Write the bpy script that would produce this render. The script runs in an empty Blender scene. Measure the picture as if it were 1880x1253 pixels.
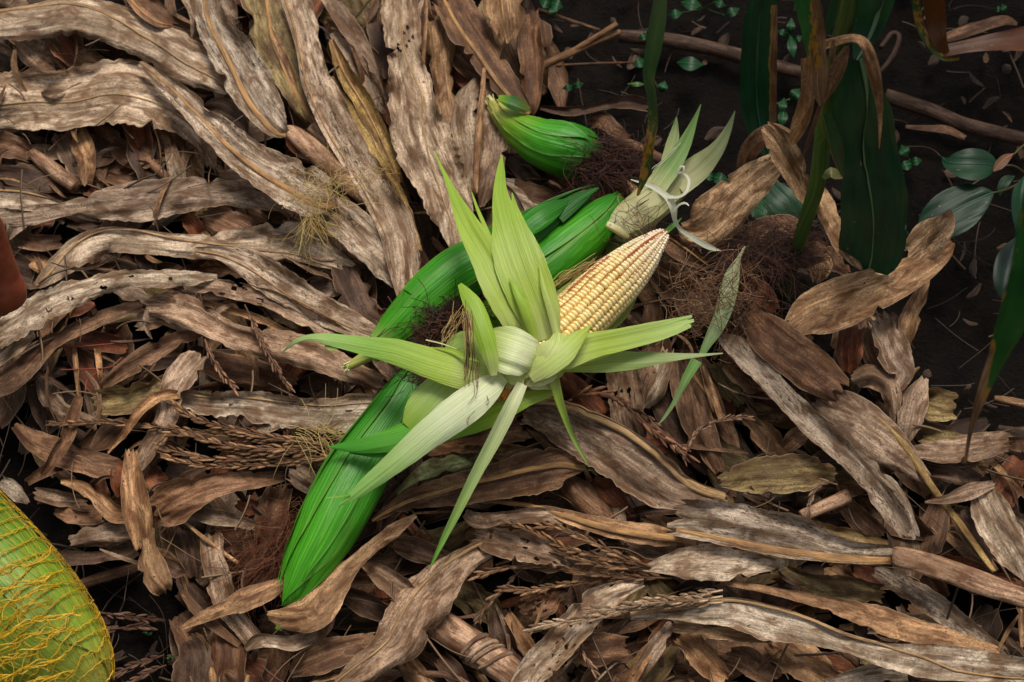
import bpy, math, random
import numpy as np
from mathutils import Matrix, Vector

# ------------------------------------------------------------------ camera, sky, sun, exposure
sc = bpy.context.scene
COL = sc.collection
W, H = 1880.0, 1253.0
LENS, SENS = 50.0, 36.0
F = LENS / SENS * W
PITCH = math.radians(62)
DIST = 1.30
TARGET = np.array([0.0, 0.0, 0.08])
CAM = TARGET + np.array([0.0, -DIST * math.cos(PITCH), DIST * math.sin(PITCH)])
cam = bpy.data.cameras.new('camera')
cam.lens = LENS; cam.sensor_width = SENS; cam.clip_start = 0.02; cam.clip_end = 200
cam.dof.use_dof = True; cam.dof.focus_distance = 1.235; cam.dof.aperture_fstop = 9.0
camo = bpy.data.objects.new('camera', cam); COL.objects.link(camo)
camo.location = CAM; camo.rotation_euler = (math.pi / 2 - PITCH, 0, 0)
sc.camera = camo

SUN_EL, SUN_AZ = math.radians(60), math.radians(12)     # azimuth from +Y towards +X
world = bpy.data.worlds.new('World'); sc.world = world; world.use_nodes = True
wn = world.node_tree
sky = wn.nodes.new('ShaderNodeTexSky'); sky.sky_type = 'NISHITA'; sky.sun_disc = False
sky.sun_elevation = SUN_EL; sky.sun_rotation = SUN_AZ; sky.air_density = 1.6; sky.dust_density = 5.0; sky.ozone_density = 0.6
bg = wn.nodes['Background']; bg.inputs['Strength'].default_value = 0.05
hs = wn.nodes.new('ShaderNodeHueSaturation'); hs.inputs['Saturation'].default_value = 0.35      # overcast: greyed sky all round
wn.links.new(sky.outputs['Color'], hs.inputs['Color']); wn.links.new(hs.outputs['Color'], bg.inputs['Color'])
sl = bpy.data.lights.new('sun', 'SUN'); sl.energy = 1.5; sl.angle = math.radians(24); sl.color = (1.0, 0.93, 0.82)
so = bpy.data.objects.new('sun', sl); COL.objects.link(so); so.location = (0, 0, 5)
sd = Vector((math.sin(SUN_AZ) * math.cos(SUN_EL), math.cos(SUN_AZ) * math.cos(SUN_EL), math.sin(SUN_EL)))
so.rotation_euler = sd.to_track_quat('Z', 'Y').to_euler()
vs = sc.view_settings
vs.view_transform = 'Standard'; vs.look = 'None'; vs.gamma = 1.0; vs.exposure = 0.95; vs.use_curve_mapping = False

# ------------------------------------------------------------------ pixels to places
cp, sp_ = math.cos(PITCH), math.sin(PITCH)
RGT = np.array([1.0, 0, 0]); FWD = np.array([0, cp, -sp_]); UPV = np.array([0, sp_, cp])
ZONE = {'A': (0, 0, 2.683), 'B': (0, 400, 2.683), 'C': (0, 786, 2.683), 'D': (600, 0, 2.683), 'E': (1180, 0, 2.683),
        'F': (1180, 400, 2.683), 'G': (1180, 786, 2.683), 'H': (600, 786, 2.683), 'K': (480, 120, 2.0207),
        'L': (480, 560, 2.0207), 'M': (740, 560, 4.474), 'N': (960, 380, 4.474), 'Q': (0, 900, 3.55),
        'R': (1400, 300, 3.917), 'f': (0, 0, 1.0)}

def zpts(zone, pts):
    ox, oy, s = ZONE[zone]
    a = np.array([[p[0], p[1], p[2]] for p in pts], float)
    a[:, 0] = ox + a[:, 0] / s; a[:, 1] = oy + a[:, 1] / s; a[:, 2] /= s
    return a

def P(px, py, z):
    """photo pixel + height above the soil -> point on that level"""
    px, py, z = np.broadcast_arrays(np.asarray(px, float), np.asarray(py, float), np.asarray(z, float))
    d = FWD + ((px - W / 2) / F)[..., None] * RGT - ((py - H / 2) / F)[..., None] * UPV
    k = (z - CAM[2]) / d[..., 2]
    return CAM + d * k[..., None]

def zat(px, py, y):
    """height at which the pixel's line meets the upright plane at world y"""
    d = FWD + ((px - W / 2) / F) * RGT - ((py - H / 2) / F) * UPV
    return CAM[2] + d[2] * (y - CAM[1]) / d[1]

def ppm(p):
    """photo pixels per metre at a place"""
    return F / np.maximum(((np.asarray(p) - CAM) @ FWD), 0.05)

def cat(a, n):
    """Catmull-Rom resampling by arc length of the first two columns"""
    a = np.asarray(a, float)
    if len(a) == 2:
        a = np.vstack([a[0], (a[0] + a[1]) / 2, a[1]])
    e = np.vstack([2 * a[0] - a[1], a, 2 * a[-1] - a[-2]])
    out = []
    for i in range(1, len(e) - 2):
        p0, p1, p2, p3 = e[i - 1], e[i], e[i + 1], e[i + 2]
        for t in np.linspace(0, 1, 16, endpoint=False):
            out.append(0.5 * (2 * p1 + (p2 - p0) * t + (2 * p0 - 5 * p1 + 4 * p2 - p3) * t * t + (3 * p1 - p0 - 3 * p2 + p3) * t ** 3))
    out.append(e[-2]); out = np.array(out)
    k = min(3, out.shape[1]) if a.shape[1] != 4 else 2
    s = np.r_[0, np.cumsum(np.linalg.norm(np.diff(out[:, :2], axis=0), axis=1))]
    q = np.linspace(0, s[-1], n)
    return np.stack([np.interp(q, s, out[:, j]) for j in range(out.shape[1])], 1)

def vnoise(x, seed):
    x = np.asarray(x, float)
    i = np.floor(x); f = x - i; f = f * f * (3 - 2 * f)
    h = lambda k: (np.sin(k * 127.1 + seed * 311.7) * 43758.5453) % 1.0
    return (h(i) * (1 - f) + h(i + 1) * f) * 2 - 1

def vnoise2(x, y, seed):
    x, y = np.broadcast_arrays(np.asarray(x, float), np.asarray(y, float))
    i, j = np.floor(x), np.floor(y); f, g = x - i, y - j
    f = f * f * (3 - 2 * f); g = g * g * (3 - 2 * g)
    h = lambda a, b: (np.sin(a * 127.1 + b * 269.5 + seed * 74.7) * 43758.5453) % 1.0
    return ((h(i, j) * (1 - f) + h(i + 1, j) * f) * (1 - g) + (h(i, j + 1) * (1 - f) + h(i + 1, j + 1) * f) * g) * 2 - 1

# ------------------------------------------------------------------ objects
def newmesh(name, V, faces, mat, attrs=None, smooth=True):
    me = bpy.data.meshes.new(name)
    V = np.ascontiguousarray(V, dtype=np.float32)
    faces = np.asarray(faces) if not isinstance(faces, list) else faces
    if isinstance(faces, np.ndarray):
        nf, k = faces.shape
        me.vertices.add(len(V)); me.vertices.foreach_set('co', V.ravel())
        me.loops.add(nf * k); me.loops.foreach_set('vertex_index', faces.astype(np.int32).ravel())
        me.polygons.add(nf); me.polygons.foreach_set('loop_start', np.arange(0, nf * k, k, dtype=np.int32))
        me.update(calc_edges=True)
    else:
        me.from_pydata(V.tolist(), [], faces); me.update()
    me.polygons.foreach_set('use_smooth', np.full(len(me.polygons), smooth))
    for nm, arr in (attrs or {}).items():
        arr = np.asarray(arr, np.float32)
        if arr.shape[1] == 4:
            a = me.attributes.new(nm, 'FLOAT_COLOR', 'POINT'); a.data.foreach_set('color', arr.ravel())
        else:
            a = me.attributes.new(nm, 'FLOAT_VECTOR', 'POINT'); a.data.foreach_set('vector', arr.ravel())
    if mat: me.materials.append(mat)
    return me

def tag(o, label=None, cat_=None, group=None, kind=None):
    if label: o['label'] = label
    if cat_: o['category'] = cat_
    if group: o['group'] = group
    if kind: o['kind'] = kind
    return o

def put(name, V, faces, mat, attrs=None, parent=None, smooth=True, origin=None):
    """world-space vertices -> one mesh object, origin at its lowest middle"""
    V = np.asarray(V, float)
    if origin is None:
        origin = np.array([V[:, 0].mean(), V[:, 1].mean(), V[:, 2].min()])
    o = bpy.data.objects.new(name, newmesh(name, V - origin, faces, mat, attrs, smooth))
    COL.objects.link(o)
    if parent is not None:
        o.parent = parent; o.location = Vector(origin) - wloc(parent)
    else:
        o.location = origin
    return o

def wloc(o):
    v = Vector(o.location)
    while o.parent is not None:
        o = o.parent; v = v + Vector(o.location)
    return v

def empty(name, loc, label, cat_, group=None):
    o = bpy.data.objects.new(name, None); COL.objects.link(o); o.location = Vector(loc); o.empty_display_size = 0.03
    return tag(o, label, cat_, group)

def gridfaces(n, m, keep=None, wrap=False):
    i = np.arange(n - 1)[:, None]; mm = m if wrap else m - 1
    j = np.arange(mm)[None, :]; j2 = (j + 1) % m
    f = np.stack([i * m + j, i * m + j2, (i + 1) * m + j2, (i + 1) * m + j], -1)
    if keep is not None: return f[keep]
    return f.reshape(-1, 4)

class Bag:
    """collects pieces of one part into one mesh"""
    def __init__(s): s.v = []; s.f = []; s.a = {}; s.n = 0
    def add(s, V, Fc, **at):
        s.v.append(np.asarray(V)); s.f.append(np.asarray(Fc) + s.n); s.n += len(V)
        for k, x in at.items(): s.a.setdefault(k, []).append(x)
    def put(s, name, mat, parent=None, smooth=True):
        return put(name, np.vstack(s.v), np.vstack(s.f), mat, {k: np.vstack(x) for k, x in s.a.items()}, parent, smooth)

# ------------------------------------------------------------------ materials (colour, grain and wear only)
def mk(name):
    m = bpy.data.materials.new(name); m.use_nodes = True
    t = m.node_tree; t.nodes.remove(t.nodes['Principled BSDF'])
    return m, t
class NT:
    def __init__(s, t): s.t = t
    def n(s, ty, **kw):
        x = s.t.nodes.new(ty)
        for k, v in kw.items():
            if k.startswith('i_'):
                x.inputs[k[2:].replace('_', ' ')].default_value = v
            else: setattr(x, k, v)
        return x
    def l(s, a, b): s.t.links.new(a, b)
    def val(s, inp, v):
        if hasattr(v, 'is_output') or isinstance(v, bpy.types.NodeSocket): s.l(v, inp)
        else: inp.default_value = v
    def m(s, op, a, b=None, c=None, clamp=False):
        x = s.t.nodes.new('ShaderNodeMath'); x.operation = op; x.use_clamp = clamp
        s.val(x.inputs[0], a)
        if b is not None: s.val(x.inputs[1], b)
        if c is not None: s.val(x.inputs[2], c)
        return x.outputs[0]
    def vmul(s, v, k):
        x = s.t.nodes.new('ShaderNodeVectorMath'); x.operation = 'MULTIPLY'; s.l(v, x.inputs[0]); x.inputs[1].default_value = k
        return x.outputs[0]
    def noise(s, v, scale=1.0, detail=3.0, rough=0.55, dist=0.0):
        x = s.t.nodes.new('ShaderNodeTexNoise'); s.l(v, x.inputs['Vector'])
        x.inputs['Scale'].default_value = scale; x.inputs['Detail'].default_value = detail
        x.inputs['Roughness'].default_value = rough; x.inputs['Distortion'].default_value = dist
        return x.outputs['Fac']
    def ss(s, v, a, b, lo=0.0, hi=1.0):
        x = s.t.nodes.new('ShaderNodeMapRange'); x.interpolation_type = 'SMOOTHSTEP'
        s.val(x.inputs['Value'], v); x.inputs['From Min'].default_value = a; x.inputs['From Max'].default_value = b
        x.inputs['To Min'].default_value = lo; x.inputs['To Max'].default_value = hi
        return x.outputs['Result']
    def mix(s, f, a, b, mode='MIX'):
        x = s.t.nodes.new('ShaderNodeMix'); x.data_type = 'RGBA'; x.blend_type = mode
        s.val(x.inputs[0], f); s.val(x.inputs[6], a); s.val(x.inputs[7], b)
        return x.outputs[2]
    def attr(s, nm): return s.n('ShaderNodeAttribute', attribute_name=nm)
    def bump(s, h, strength, dist):
        x = s.t.nodes.new('ShaderNodeBump'); s.l(h, x.inputs['Height']); x.inputs['Strength'].default_value = strength
        x.inputs['Distance'].default_value = dist; return x.outputs['Normal']
    def grey(s, v):
        x = s.t.nodes.new('ShaderNodeCombineColor')
        for i in range(3): s.val(x.inputs[i], v)
        return x.outputs[0]
    def bsdf(s, col, rough, normal=None, spec=0.4, trans=0.0, tcol=None, out=True, **kw):
        p = s.t.nodes.new('ShaderNodeBsdfPrincipled'); s.val(p.inputs['Base Color'], col); s.val(p.inputs['Roughness'], rough)
        p.inputs['Specular IOR Level'].default_value = spec
        for k, v in kw.items(): p.inputs[k.replace('_', ' ')].default_value = v
        if normal is not None: s.l(normal, p.inputs['Normal'])
        res = p.outputs[0]
        if trans > 0:
            tr = s.t.nodes.new('ShaderNodeBsdfTranslucent'); s.val(tr.inputs['Color'], tcol if tcol is not None else col)
            mx = s.t.nodes.new('ShaderNodeMixShader'); mx.inputs[0].default_value = trans
            s.l(res, mx.inputs[1]); s.l(tr.outputs[0], mx.inputs[2]); res = mx.outputs[0]
        s.l(res, s.t.nodes['Material Output'].inputs['Surface'])

RGBA = lambda r, g, b: (r, g, b, 1.0)

def mat_dry():
    m, t = mk('dry_leaf_tissue'); k = NT(t)
    lm = k.attr('lm').outputs['Vector']; colA = k.attr('col'); ts = k.attr('ts').outputs['Vector']
    fine = k.noise(k.vmul(lm, (75, 1500, 1)), 1, 3, 0.65, 0.2)
    med = k.noise(k.vmul(lm, (22, 420, 1)), 1, 4, 0.62, 0.25)
    blot = k.noise(k.vmul(lm, (38, 95, 1.7)), 1, 6, 0.66, 0.6)
    blot2 = k.noise(k.vmul(lm, (14, 55, 2.3)), 1, 5, 0.62, 0.5)
    grain = k.noise(k.vmul(lm, (480, 700, 3.1)), 1, 4, 0.78)
    c0 = colA.outputs['Color']
    dk = k.mix(1.0, c0, RGBA(0.40, 0.27, 0.17), 'MULTIPLY')
    lt = k.mix(1.0, c0, RGBA(1.95, 2.1, 2.3), 'MULTIPLY')
    # bleached and stained tracts, broken up along the fibres
    mixv = k.m('ADD', k.m('MULTIPLY', blot2, 0.75), k.m('ADD', k.m('MULTIPLY', med, 0.32), k.m('MULTIPLY', grain, 0.36)))
    c = k.mix(k.ss(mixv, 0.64, 0.82), c0, lt)
    mixd = k.m('ADD', k.m('MULTIPLY', blot, 0.75), k.m('ADD', k.m('MULTIPLY', fine, 0.30), k.m('MULTIPLY', grain, 0.42)))
    c = k.mix(k.ss(mixd, 0.69, 0.83, 0, 0.95), c, dk)
    f1 = k.ss(fine, 0.28, 0.70, 0.70, 1.20); f2 = k.ss(med, 0.32, 0.66, 0.80, 1.10); f3 = k.ss(grain, 0.30, 0.70, 0.58, 1.35)
    c = k.mix(1.0, c, k.grey(k.m('MULTIPLY', k.m('MULTIPLY', f1, f2), f3)), 'MULTIPLY')
    sx = k.n('ShaderNodeSeparateXYZ'); k.l(ts, sx.inputs[0])
    ab = k.m('ABSOLUTE', sx.outputs[1])
    ed = k.m('POWER', ab, 5.0)
    c = k.mix(k.m('MULTIPLY', ed, k.ss(blot, 0.40, 0.62, 0.0, 0.7)), c, RGBA(0.15, 0.078, 0.036))
    # bleached brittle rim of the blade
    c = k.mix(k.m('MULTIPLY', k.ss(ab, 0.95, 0.995), 0.55), c, RGBA(0.44, 0.32, 0.21))
    # black mould flecks, drawn out along the veins
    sp1 = k.noise(k.vmul(lm, (150, 560, 4.3)), 1, 4, 0.72)
    mask = k.noise(k.vmul(lm, (22, 60, 5.1)), 1, 3, 0.6)
    sm = k.m('MULTIPLY', k.ss(sp1, 0.50, 0.62), k.ss(mask, 0.42, 0.60))
    mo = k.m('MULTIPLY', sm, colA.outputs['Alpha'])
    sp2 = k.ss(k.noise(k.vmul(lm, (240, 330, 6.7)), 1, 2, 0.5), 0.69, 0.74, 0.0, 0.85)
    mo = k.m('MAXIMUM', mo, sp2)
    c = k.mix(mo, c, RGBA(0.028, 0.022, 0.019))
    hgt = k.m('ADD', k.m('MULTIPLY', med, 1.0), k.m('ADD', k.m('MULTIPLY', fine, 0.4), k.m('MULTIPLY', grain, 0.12)))
    k.bsdf(c, 0.68, k.bump(hgt, 0.6, 0.0010), 0.30, 0.12)
    return m

def mat_rib():
    m, t = mk('dry_midrib'); k = NT(t)
    lm = k.attr('lm').outputs['Vector']; colA = k.attr('col')
    fine = k.noise(k.vmul(lm, (30, 1500, 1)), 1, 3, 0.6)
    bl = k.noise(k.vmul(lm, (60, 200, 1)), 1, 4, 0.65)
    c = k.mix(1.0, colA.outputs['Color'], k.grey(k.ss(fine, 0.3, 0.7, 0.45, 1.2)), 'MULTIPLY')
    c = k.mix(k.ss(bl, 0.42, 0.66, 0, 0.85), c, RGBA(0.15, 0.075, 0.032))
    k.bsdf(c, 0.6, k.bump(fine, 0.5, 0.001), 0.3)
    return m

def mat_husk():
    m, t = mk('fresh_husk'); k = NT(t)
    lm = k.attr('lm').outputs['Vector']; colA = k.attr('col')
    ln = k.noise(k.vmul(lm, (4, 620, 1)), 1, 2, 0.5)
    ln2 = k.noise(k.vmul(lm, (8, 1800, 2)), 1, 2, 0.5)
    bl = k.noise(k.vmul(lm, (25, 70, 1)), 1, 4, 0.6, 0.4)
    c = colA.outputs['Color']
    c = k.mix(k.ss(bl, 0.42, 0.7, 0, 0.30), c, k.mix(1.0, c, RGBA(0.68, 0.76, 0.6), 'MULTIPLY'))
    # pale veins: plain on green husk, faint on the bleached inner leaves
    sc_ = k.n('ShaderNodeSeparateColor'); k.l(colA.outputs['Color'], sc_.inputs[0])
    vf = k.m('ADD', 0.10, k.m('MULTIPLY', 0.90, k.m('SUBTRACT', 1.0, k.m('MULTIPLY', sc_.outputs[0], 4.0), clamp=True)))
    c = k.mix(k.m('MULTIPLY', k.ss(ln, 0.52, 0.64), vf), c, k.mix(1.0, c, RGBA(2.0, 1.5, 2.4), 'MULTIPLY'))
    c = k.mix(1.0, c, k.grey(k.ss(ln2, 0.3, 0.7, 0.80, 1.12)), 'MULTIPLY')
    sp = k.ss(k.noise(k.vmul(lm, (190, 260, 3)), 1, 2, 0.5), 0.74, 0.80, 0, 0.75)
    c = k.mix(k.m('MULTIPLY', sp, colA.outputs['Alpha']), c, RGBA(0.10, 0.07, 0.03))
    hg = k.m('ADD', ln, k.m('ADD', k.m('MULTIPLY', ln2, 0.3), k.m('MULTIPLY', bl, 1.6)))
    k.bsdf(c, 0.42, k.bump(hg, 0.55, 0.0012), 0.35, 0.24)
    return m

def mat_live():
    m, t = mk('living_leaf'); k = NT(t)
    lm = k.attr('lm').outputs['Vector']; colA = k.attr('col'); ts = k.attr('ts').outputs['Vector']
    ln = k.noise(k.vmul(lm, (5, 700, 1)), 1, 2, 0.5)
    bl = k.noise(k.vmul(lm, (30, 60, 1)), 1, 4, 0.6, 0.4)
    c = colA.outputs['Color']
    c = k.mix(1.0, c, k.grey(k.ss(ln, 0.3, 0.7, 0.88, 1.10)), 'MULTIPLY')
    c = k.mix(1.0, c, k.grey(k.ss(bl, 0.3, 0.7, 0.75, 1.2)), 'MULTIPLY')
    sp = k.ss(k.noise(k.vmul(lm, (120, 420, 3)), 1, 2, 0.5), 0.73, 0.77)
    c = k.mix(k.m('MULTIPLY', sp, 0.7), c, RGBA(0.36, 0.32, 0.10))
    # rust blight eating in from the margin, only where alpha says so
    sx = k.n('ShaderNodeSeparateXYZ'); k.l(ts, sx.inputs[0])
    bn = k.noise(k.vmul(lm, (45, 110, 7)), 1, 5, 0.7, 0.5)
    edge = k.m('ADD', bn, k.m('MULTIPLY', k.m('SUBTRACT', colA.outputs['Alpha'], 0.5), 0.9))
    rim = k.ss(edge, 0.52, 0.60); core = k.ss(edge, 0.60, 0.66)
    c = k.mix(rim, c, RGBA(0.34, 0.16, 0.014)); c = k.mix(core, c, k.mix(k.ss(bl, 0.35, 0.65), RGBA(0.10, 0.048, 0.022), RGBA(0.30, 0.165, 0.085)))
    c = k.mix(core, c, k.mix(1.0, c, k.grey(k.ss(ln, 0.3, 0.7, 0.55, 1.2)), 'MULTIPLY'))
    hg = k.m('ADD', ln, bl)
    k.bsdf(c, 0.42, k.bump(hg, 0.25, 0.001), 0.3, 0.12)
    return m

def mat_soil():
    m, t = mk('dark_moist_soil'); k = NT(t)
    g = k.n('ShaderNodeNewGeometry').outputs['Position']
    a = k.noise(g, 30, 6, 0.65); b = k.noise(g, 210, 5, 0.7); cc = k.noise(g, 6, 4, 0.6)
    c = k.mix(k.ss(a, 0.35, 0.7), RGBA(0.004, 0.0027, 0.002), RGBA(0.014, 0.008, 0.005))
    c = k.mix(k.ss(b, 0.55, 0.75, 0, 0.6), c, RGBA(0.026, 0.015, 0.009))
    c = k.mix(k.ss(cc, 0.4, 0.7, 0, 0.5), c, RGBA(0.007, 0.0045, 0.003))
    hg = k.m('ADD', k.m('MULTIPLY', a, 1.4), b)
    k.bsdf(c, 0.9, k.bump(hg, 1.0, 0.008), 0.15)
    return m

def mat_kernel():
    m, t = mk('kernel_skin'); k = NT(t)
    r = k.n('ShaderNodeObjectInfo'); ts = k.attr('ts').outputs['Vector']
    sx = k.n('ShaderNodeSeparateXYZ'); k.l(ts, sx.inputs[0])
    c = k.mix(sx.outputs[2], RGBA(0.80, 0.54, 0.17), RGBA(0.90, 0.745, 0.36))
    c = k.mix(k.m('MULTIPLY', r.outputs['Random'], 0.6), c, k.mix(1.0, c, RGBA(1.0, 0.93, 0.78), 'MULTIPLY'))
    oc = r.outputs['Color']
    c = k.mix(1.0, c, oc, 'MULTIPLY')
    k.bsdf(c, 0.30, None, 0.5, Subsurface_Weight=0.25, Subsurface_Radius=(0.004, 0.003, 0.001), Subsurface_Scale=0.6)
    return m

def mat_strand(name, rough=0.55, spec=0.35):
    m, t = mk(name); k = NT(t)
    k.bsdf(k.attr('col').outputs['Color'], rough, None, spec)
    return m

def mat_skin():
    m, t = mk('brown_skin'); k = NT(t)
    g = k.n('ShaderNodeNewGeometry').outputs['Position']
    a = k.noise(g, 60, 4, 0.6); b = k.noise(k.vmul(g, (300, 900, 600)), 1, 3, 0.6)
    c = k.mix(k.ss(a, 0.3, 0.7), RGBA(0.15, 0.030, 0.012), RGBA(0.27, 0.058, 0.026))
    k.bsdf(c, 0.5, k.bump(b, 0.4, 0.0008), 0.35, Subsurface_Weight=0.15, Subsurface_Radius=(0.01, 0.004, 0.002), Subsurface_Scale=0.3)
    return m

DRY, RIB, HUSK, LIVE, SOIL, KERN, SKIN = mat_dry(), mat_rib(), mat_husk(), mat_live(), mat_soil(), mat_kernel(), mat_skin()
SILK = mat_strand('corn_silk_fibre'); NETM = mat_strand('yellow_net_fibre', 0.4, 0.4)

# ------------------------------------------------------------------ shape builders
RNG = random.Random(7)
STY = {  # rgb, mould
    'grey': ((0.26, 0.165, 0.102), 0.55), 'pale': ((0.36, 0.255, 0.165), 0.45), 'tan': ((0.30, 0.160, 0.072), 0.3),
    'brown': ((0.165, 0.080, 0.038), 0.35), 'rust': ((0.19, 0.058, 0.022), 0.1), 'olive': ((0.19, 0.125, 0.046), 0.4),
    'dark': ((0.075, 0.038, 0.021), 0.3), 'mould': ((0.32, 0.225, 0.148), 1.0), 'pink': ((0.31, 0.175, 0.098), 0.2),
    'yellow': ((0.32, 0.20, 0.062), 0.3), 'warm': ((0.40, 0.235, 0.118), 0.55), 'sage': ((0.16, 0.17, 0.07), 0.2)}

def ribbon(a, z, seed, arch=0.4, fold=0.0, ripple=0.5, roll=0.0, m=0.0, crump=0.16, ragged=0.25, jag=0.10, holes=0, res=6.5, nsmax=27, curl=0.0, waves=1.0, pleat=1.0, tears=0, ribat=None):
    """a blade: centre line with half widths in photo pixels, its height z along the way"""
    L = np.sum(np.linalg.norm(np.diff(a[:, :2], axis=0), axis=1))
    if holes: res = 2.4
    n = int(np.clip(L / res, 8, 90 if not holes else 240))
    z = np.broadcast_to(np.asarray(z, float), (len(a),))
    c = cat(np.c_[a, z], n)
    if c.shape[1] != 4: raise ValueError
    t = np.linspace(0, 1, n)
    tan = np.gradient(c[:, :2], axis=0); tan /= np.linalg.norm(tan, axis=1)[:, None] + 1e-9
    nor = np.stack([-tan[:, 1], tan[:, 0]], 1)
    w = np.maximum(c[:, 2], 0.6)
    ns = int(np.clip(2 * w.max() / (4.2 if not holes else 2.4), 5, nsmax if not holes else 41)) | 1
    s = np.linspace(-1, 1, ns)
    s = np.sign(s) * np.abs(s) ** 0.85
    scale = ppm(P(c[:, 0], c[:, 1], c[:, 3]))
    wm = w / scale
    u = np.r_[0, np.cumsum(np.linalg.norm(np.diff(c[:, :2], axis=0), axis=1) / scale[1:])]
    jn = 1 + jag * np.stack([vnoise(u * 90, seed + 1) * 0.6 + vnoise(u * 260, seed + 2) * 0.5,
                             vnoise(u * 90, seed + 3) * 0.6 + vnoise(u * 260, seed + 4) * 0.5], 1)
    rt = random.Random(int(seed * 977) + 3)
    for _ in range(tears if u[-1] > 0.05 else 0):
        u0 = rt.uniform(.08, .92) * u[-1]; wd = rt.uniform(.0025, .008); jn[:, rt.randint(0, 1)] -= rt.uniform(.18, .55) * np.clip(1 - np.abs(u - u0) / wd, 0, 1)
    jn = np.maximum(jn, .3)
    rm = None
    if ribat is not None:          # the stiff rib keeps its side of the blade straight
        rm = np.full(n, float(ribat)) if np.isscalar(ribat) else np.interp(t, np.linspace(0, 1, len(ribat)), ribat)
        for q, sg in ((0, -1), (1, 1)):
            stiff = np.clip((rm * sg - .3) * 3, 0, 1); jn[:, q] = 1 + (jn[:, q] - 1) * (1 - .85 * stiff)
    side = np.where(s[None, :] < 0, jn[:, :1], jn[:, 1:])
    S = s[None, :]
    off = w[:, None] * S * (1 + (side - 1) * np.abs(S) ** 3)
    px = c[:, 0:1] + nor[:, 0:1] * off; py = c[:, 1:2] + nor[:, 1:2] * off
    if ragged > 0:
        en = np.clip((t - 0.9) / 0.1, 0, 1)[:, None] * (vnoise(s * 5, seed + 5) * ragged)[None, :] \
            + np.clip((0.1 - t) / 0.1, 0, 1)[:, None] * (vnoise(s * 5, seed + 6) * ragged)[None, :]
        px += tan[:, 0:1] * en * w[:, None] * 1.6; py += tan[:, 1:2] * en * w[:, None] * 1.6
    WM = wm[:, None]; U_ = u[:, None]
    lam = 0.075 / waves
    ph = (seed * 1.7) % 6.28
    def side_wave(k, f):
        am = 0.25 + 0.9 * np.clip(vnoise(u * 16, seed + 20 + k) * 0.5 + 0.5, 0, 1) ** 1.5
        return (am * np.sin(6.283 * u / (lam * f) + ph * (1 + k) + 2.2 * vnoise(u * 13, seed + 7 + k)))[:, None]
    rip = np.where(S < 0, side_wave(0, 1.0), side_wave(1, 1.31))
    amp = np.minimum(WM, 0.024)
    if rm is not None: rip = rip * (1 - .92 * np.exp(-((S - rm[:, None]) / .45) ** 2))
    pl = np.minimum(0.0009, WM * 0.08)
    zz = c[:, 3:4] + arch * (0.6 - S * S) * amp * 0.5 + fold * np.abs(S - m) * amp + roll * S * WM \
        + ripple * rip * np.abs(S) ** 3.0 * amp * 0.42 \
        + crump * amp * 1.6 * (vnoise2(U_ * 22, S * 1.1 + 7.3, seed + 9) + 0.35 * vnoise2(U_ * 48, S * 2.3 + 3.1, seed + 10)) * (0.35 + 0.65 * np.abs(S)) \
        + pleat * pl * (vnoise2(U_ * 9, S * WM / 0.0042 + 50, seed + 11) + 0.5 * vnoise2(U_ * 14, S * WM / 0.0022 + 90, seed + 12)) \
        + curl * amp * np.clip(np.abs(S) - 0.7, 0, 1) ** 1.0 * 3.0
    V = P(px, py, np.maximum(zz, 0.002))
    keep = np.ones((n - 1, ns - 1), bool)
    rr = random.Random(int(seed * 1000) + 5)
    if holes:          # chewed holes: ragged ovals in clusters
        um = ((u[1:] + u[:-1]) / 2)[:, None]; vm = ((s[1:] + s[:-1]) / 2)[None, :] * ((wm[1:] + wm[:-1]) / 2)[:, None]
        for _ in range(holes):
            u0, v0 = rr.uniform(.12, .88) * u[-1], rr.uniform(-.75, .75) * wm[int(n * .5)]
            for _k in range(rr.randint(1, 4)):
                ru, rv = rr.uniform(.0009, .0032), rr.uniform(.0007, .0018); u1, v1 = u0 + rr.gauss(0, .004), v0 + rr.gauss(0, .003)
                keep &= ((um - u1) / ru) ** 2 + ((vm - v1) / rv) ** 2 > 1
    lm = np.stack([np.broadcast_to(u[:, None], V.shape[:2]), WM * S, np.full(V.shape[:2], (seed * 3.77) % 50)], -1)
    ts = np.stack([np.broadcast_to(t[:, None], V.shape[:2]), np.broadcast_to(S, V.shape[:2]), np.zeros(V.shape[:2])], -1)
    return dict(V=V.reshape(-1, 3), F=gridfaces(n, ns, keep), lm=lm.reshape(-1, 3), ts=ts.reshape(-1, 3), n=n, ns=ns, t=t, s=s, G=V, w=wm, u=u, c=c)

def colarr(npts, rgb, a=0.0):
    return np.tile(np.array([*rgb, a]), (npts, 1))

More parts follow.
